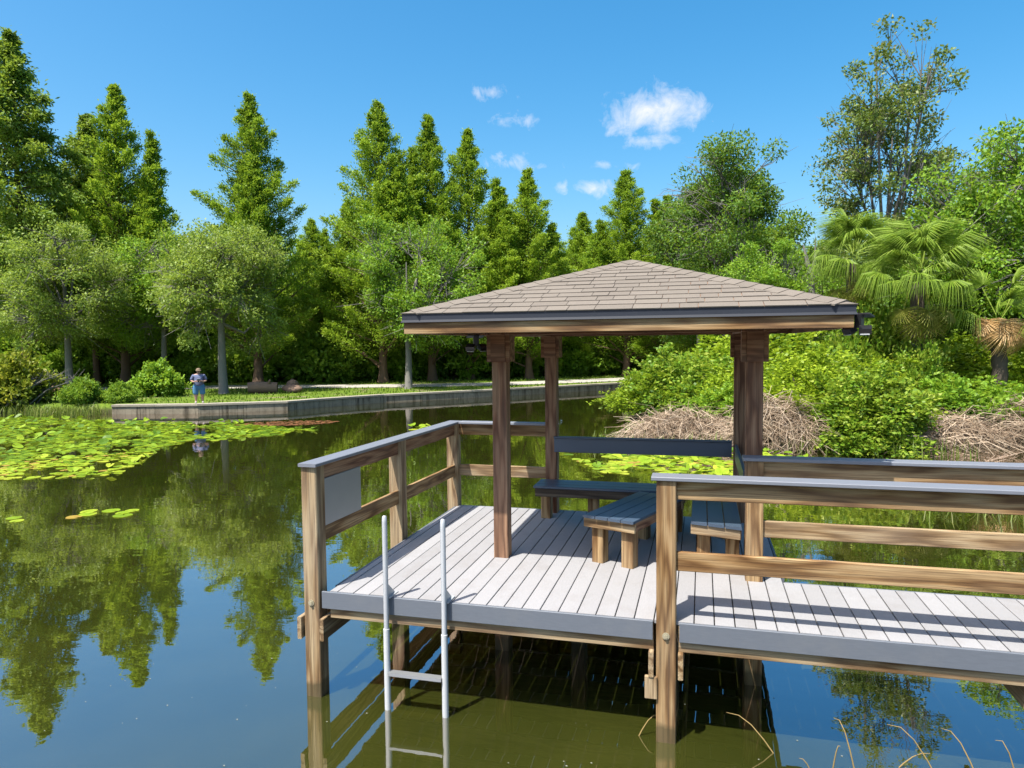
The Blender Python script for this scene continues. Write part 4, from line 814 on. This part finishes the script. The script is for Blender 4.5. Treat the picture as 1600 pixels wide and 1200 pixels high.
for i in range(len(pcn) - 1):
    a, b = pcn[i], pcn[i + 1]; e = b - a; t_ = np.clip(((pa - a) @ e) / (e @ e), 0, 1); dpth = np.minimum(dpth, np.linalg.norm(pa - a - t_[:, None] * e, axis=1))
keep = pa[(s1 > .55) & (dpth > 1.62)]
tag(blades('grass', [(x, y, .395 + min(max(s - 1, 0), 12) * .004) for (x, y), s in zip(keep, sdist(keep))], .05, .16, .05, M['grass'], 3), 'short mown grass on the far bank around the path', 'grass', None, 'stuff')
sp_ = [(x, y, 0) for x, y in ((rr.gauss(0, .9) + cx_, rr.gauss(0, .35) + cy_) for cx_, cy_ in ((8.0, 8.5), (9.2, 8.6), (10.2, 9.2)) for _ in range(130))]
tag(blades('reed_bed', sp_, .2, .6, .018, M['reed'], 4, 1.1), 'green reeds standing in the water behind the far walkway railing', 'reeds', None, 'stuff')
sp_ = [(x, y, 0) for x, y in ((rr.uniform(-27, -22.6), rr.uniform(18.6, 20.6)) for _ in range(900))] + [(x, y, .0) for x, y in ((rr.uniform(-.5, 9.5), 14.8 + rr.gauss(0, .3)) for _ in range(260))]
tag(blades('shore_grass', sp_, .2, .55, .025, M['reed'], 5, .5), 'tufts of shore grass along the waterline', 'grass', None, 'stuff')
mb = MB()
for x, y, h, dx, dy, b in ((3.28, .02, .22, -.34, .10, .2), (3.62, -.12, .20, .05, 0, .1), (3.78, -.05, .30, -.12, .12, .5), (4.05, .05, .12, .22, .02, .3), (4.30, -.05, .30, -.30, .12, .3), (4.55, 0, .28, -.2, .14, .2), (4.75, -.1, .34, -.14, .05, .4), (2.30, .02, .16, .16, .05, .5), (4.62, -.12, .16, .2, .1, .2), (3.5, -.2, .12, -.1, 0, .2), (4.15, -.22, .14, -.1, .04, .3), (3.95, -.3, .10, .06, 0, .2)):
    pts = [(x + dx * t_, y + dy * t_, h * math.sin(min(t_ * 1.9, 1.9)) - .03 * (1 - t_)) for t_ in (0, .25, .5, .75, 1)]; mb.tube(pts, [.0055, .005, .004, .003, .0015], 5)
tag(mb.build('dry_reeds', M['straw'], None, True), 'dry bent reed stalks in the water at the bottom right', 'reeds', None, 'stuff')

mb = MB(); rr = random.Random(21)
for i in range(380):
    x, y = rr.uniform(-7, 6), rr.uniform(-2.6, 5.5) if i % 3 else rr.uniform(-2.6, .2); s = rr.uniform(.002, .007); b = rr.uniform(0, 3)
    mb.add([(x + math.cos(b + k) * s * (1.5 if k % 2 else .7), y + math.sin(b + k) * s, .003) for k in (0, 1.57, 3.14, 4.71)], [(0, 1, 2, 3)])
M['speck'] = plain_mat('pale_floating_specks', (.42, .42, .34), .8, .2, 9)
tag(mb.build('floating_specks', M['speck']), 'pale pollen and leaf specks floating on the near water', 'debris', None, 'stuff')
# ------------------------------------------------------------------ rocks, logs
def rock(seed, s):
    rr = random.Random(seed); mb = MB(); n, k = 12, 8; ph = [rr.uniform(0, 6) for _ in range(6)]; vs = []
    for i in range(k + 1):
        th = math.pi * i / k
        for j in range(n):
            a = 2 * math.pi * j / n; r_ = 1 + .13 * math.sin(2 * a + ph[0] + th) + .1 * math.sin(3 * a + ph[1]) * math.sin(th * 2 + ph[2]) + rr.uniform(-.10, .10)
            vs.append((math.cos(a) * math.sin(th) * r_ * s[0], math.sin(a) * math.sin(th) * r_ * s[1], (math.cos(th) * r_ * .55 + .42) * s[2]))
    mb.add(vs, [(i * n + j, (i + 1) * n + j, (i + 1) * n + (j + 1) % n, i * n + (j + 1) % n) for i in range(k) for j in range(n)]); return mb
for sd_, s, x, y, lab in ((1, (.88, .6, .72), -28.3, 24.6, 'large rounded brown boulder on the left bank'), (2, (.5, .45, .55), -27.2, 27.6, 'dark boulder beside the green shrub'), (3, (.62, .5, .55), -30.5, 25.2, 'brown boulder half hidden behind the yellow shrub'), (4, (.62, .45, .42), -18.7, 29.0, 'reddish broken rock beside the log'), (5, (.34, .3, .5), -18.9, 29.35, 'upright reddish rock on top of the broken rock')):
    tag(rock(sd_, s).build('boulder', M['log'] if sd_ > 3 else M['rock'], None, True, loc=(x, y, gz(x, y) + (.2 if sd_ == 5 else 0))), lab, 'boulder')
mb = MB(); mb.tube([(-.75, 0, .3), (-.3, .02, .32), (.2, 0, .3), (.75, -.03, .28)], [.30, .33, .31, .29], 12); mb.tube([(.2, 0, .3), (.35, -.2, .55), (.4, -.3, .72)], [.1, .08, .05], 6)
tag(mb.build('cut_log', M['log'], None, True, loc=(-20.0, 28.2, gz(-20, 28.2)), rot=(0, 0, .5)), 'pinkish cut log lying on the grass right of the pale oak', 'log')

# ------------------------------------------------------------------ person on the seawall
def skin(name, verts, edges, mat, parent=None, sub=2):
    me = bpy.data.meshes.new(name); me.from_pydata([v[:3] for v in verts], edges, []); o = bpy.data.objects.new(name + '_tmp', me); COL.objects.link(o)
    sk = o.modifiers.new('s', 'SKIN'); ss = o.modifiers.new('d', 'SUBSURF'); ss.levels = sub; ss.render_levels = sub
    for i, v in enumerate(verts):
        r_ = v[3]; me.skin_vertices[0].data[i].radius = r_ if isinstance(r_, tuple) else (r_, r_)
        me.skin_vertices[0].data[i].use_root = (i == 0)
    dg = bpy.context.evaluated_depsgraph_get(); dg.update(); m2 = bpy.data.meshes.new_from_object(o.evaluated_get(dg)); m2.name = name; m2.materials.clear(); m2.materials.append(mat)
    m2.polygons.foreach_set('use_smooth', [True] * len(m2.polygons)); bpy.data.objects.remove(o); return link(name, m2, parent)
M['skin'] = plain_mat('fair_skin', (.55, .33, .24), .5, .05, 12, bump=.02)
M['shirt'] = plain_mat('grey_blue_shirt', (.20, .24, .40), .85, .12, 12, bump=.1)
M['shorts'] = plain_mat('blue_denim_shorts', (.10, .30, .52), .85, .12, 14, bump=.1)
M['capm'] = plain_mat('tan_cap', (.30, .22, .13), .85, .1, 14); M['shoe'] = plain_mat('pale_shoes', (.6, .56, .5), .7, .05, 14); M['hair'] = plain_mat('brown_hair', (.06, .035, .02), .6, .2, 30)
pv = [(0, 0, .80, .15), (0, 0, .95, .15), (0, .01, 1.10, .14), (0, .01, 1.24, .12), (0, .0, 1.31, .055), (0, -.015, 1.37, .06), (0, -.025, 1.44, .088), (0, -.01, 1.505, .07)]
pe = [(i, i + 1) for i in range(7)]
for s in (-1, 1):
    k = len(pv); pv += [(s * .105, 0, .72, .118), (s * .115, -.01, .44, .075), (s * .118, .012, .28, .066), (s * .12, .02, .085, .042), (s * .125, -.03, .035, .038), (s * .135, -.15, .028, .03)]; pe += [(0, k), (k, k + 1), (k + 1, k + 2), (k + 2, k + 3), (k + 3, k + 4), (k + 4, k + 5)]
    k = len(pv); pv += [(s * .185, .0, 1.235, .062), (s * .265, -.0, 1.0, .05), (s * .19, -.20, .965, .036), (s * .115, -.275, .99, .026), (s * .085, -.305, 1.0, .026)]; pe += [(3, k), (k, k + 1), (k + 1, k + 2), (k + 2, k + 3), (k + 3, k + 4)]
    for q in range(4):
        kk = len(pv); zz = 1.022 - q * .016; pv += [(s * .07, -.335, zz, .0085), (s * .045, -.350, zz, .008), (s * .025, -.345, zz - .004, .007)]; pe += [(k + 4, kk), (kk, kk + 1), (kk + 1, kk + 2)]
    kk = len(pv); pv += [(s * .09, -.29, 1.03, .009), (s * .072, -.305, 1.05, .008)]; pe += [(k + 3, kk), (kk, kk + 1)]
person = skin('person', pv, pe, M['skin']); person.location = (-18.98, 21.92, .422); person.rotation_euler = (0, 0, R(39)); person.scale = (1.12, 1.08, 1.0)
tag(person, 'person in grey-blue shirt, blue shorts and cap standing on the seawall', 'person')
sv = [(0, 0, .74, .20), (0, -.005, .86, .205), (0, -.01, .98, .20), (0, .0, 1.12, .185), (0, .01, 1.225, .155), (0, .005, 1.275, .10), (0, 0, 1.315, .07)]; se = [(i, i + 1) for i in range(6)]
for s in (-1, 1): k = len(sv); sv += [(s * .19, 0, 1.22, .082), (s * .245, 0, 1.09, .078), (s * .26, 0, 1.02, .074)]; se += [(4, k), (k, k + 1), (k + 1, k + 2)]
skin('shirt', sv, se, M['shirt'], person)
sv = [(0, 0, .80, .188), (0, 0, .92, .19)]; se = [(0, 1)]
for s in (-1, 1): k = len(sv); sv += [(s * .11, 0, .68, .145), (s * .12, -.005, .50, .122), (s * .122, -.005, .36, .115)]; se += [(0, k), (k, k + 1), (k + 1, k + 2)]
skin('shorts', sv, se, M['shorts'], person)
mb = MB(); n_ = 14
vs = [(math.cos(2 * math.pi * j / n_) * .096 * math.cos(ph), math.sin(2 * math.pi * j / n_) * .105 * math.cos(ph) - .015, 1.475 + .095 * math.sin(ph)) for ph in (0, .4, .8, 1.2, 1.5) for j in range(n_)]
mb.add(vs, [(i * n_ + j, i * n_ + (j + 1) % n_, (i + 1) * n_ + (j + 1) % n_, (i + 1) * n_ + j) for i in range(4) for j in range(n_)])
br = [(math.cos(a_) * .088 * q_, -.02 - math.sin(a_) * (.10 + .085 * (q_ - 1) / .25 * 1.0 if q_ > 1 else .10), 1.478 - (.02 if q_ > 1 else 0)) for q_ in (1, 1.25) for a_ in [math.pi * j / 8 for j in range(9)]]
mb.add(br, [(j, j + 1, 9 + j + 1, 9 + j) for j in range(8)]); mb.build('cap', M['capm'], person, True)
skin('hair', [(0, .045, 1.47, .07), (0, .06, 1.40, .05)], [(0, 1)], M['hair'], person)
MB().box((0, -.105, 1.455), (.135, .022, .034)).build('sunglasses', M['black'], person)
MB().box((0, -.118, 1.42), (.022, .03, .04)).build('nose', M['skin'], person); MB().box((0, -.108, 1.388), (.045, .012, .012)).build('mouth', M['log'], person)
for s in (-1, 1): skin('shoe', [(s * .125, .035, .045, .05), (s * .13, -.06, .038, .046), (s * .137, -.16, .03, .036)], [(0, 1), (1, 2)], M['shoe'], person)
ct = empty('remote_controller', person.location, R(39)); tag(ct, 'dark hand-held remote controller in the person\'s hands', 'controller')
MB().box((0, -.335, 1.0), (.15, .06, .09), (.5, 0, 0)).build('body', M['black'], ct); MB().box((0, -.33, 1.075), (.13, .012, .075), (.5, 0, 0)).build('screen', M['lens'], ct)
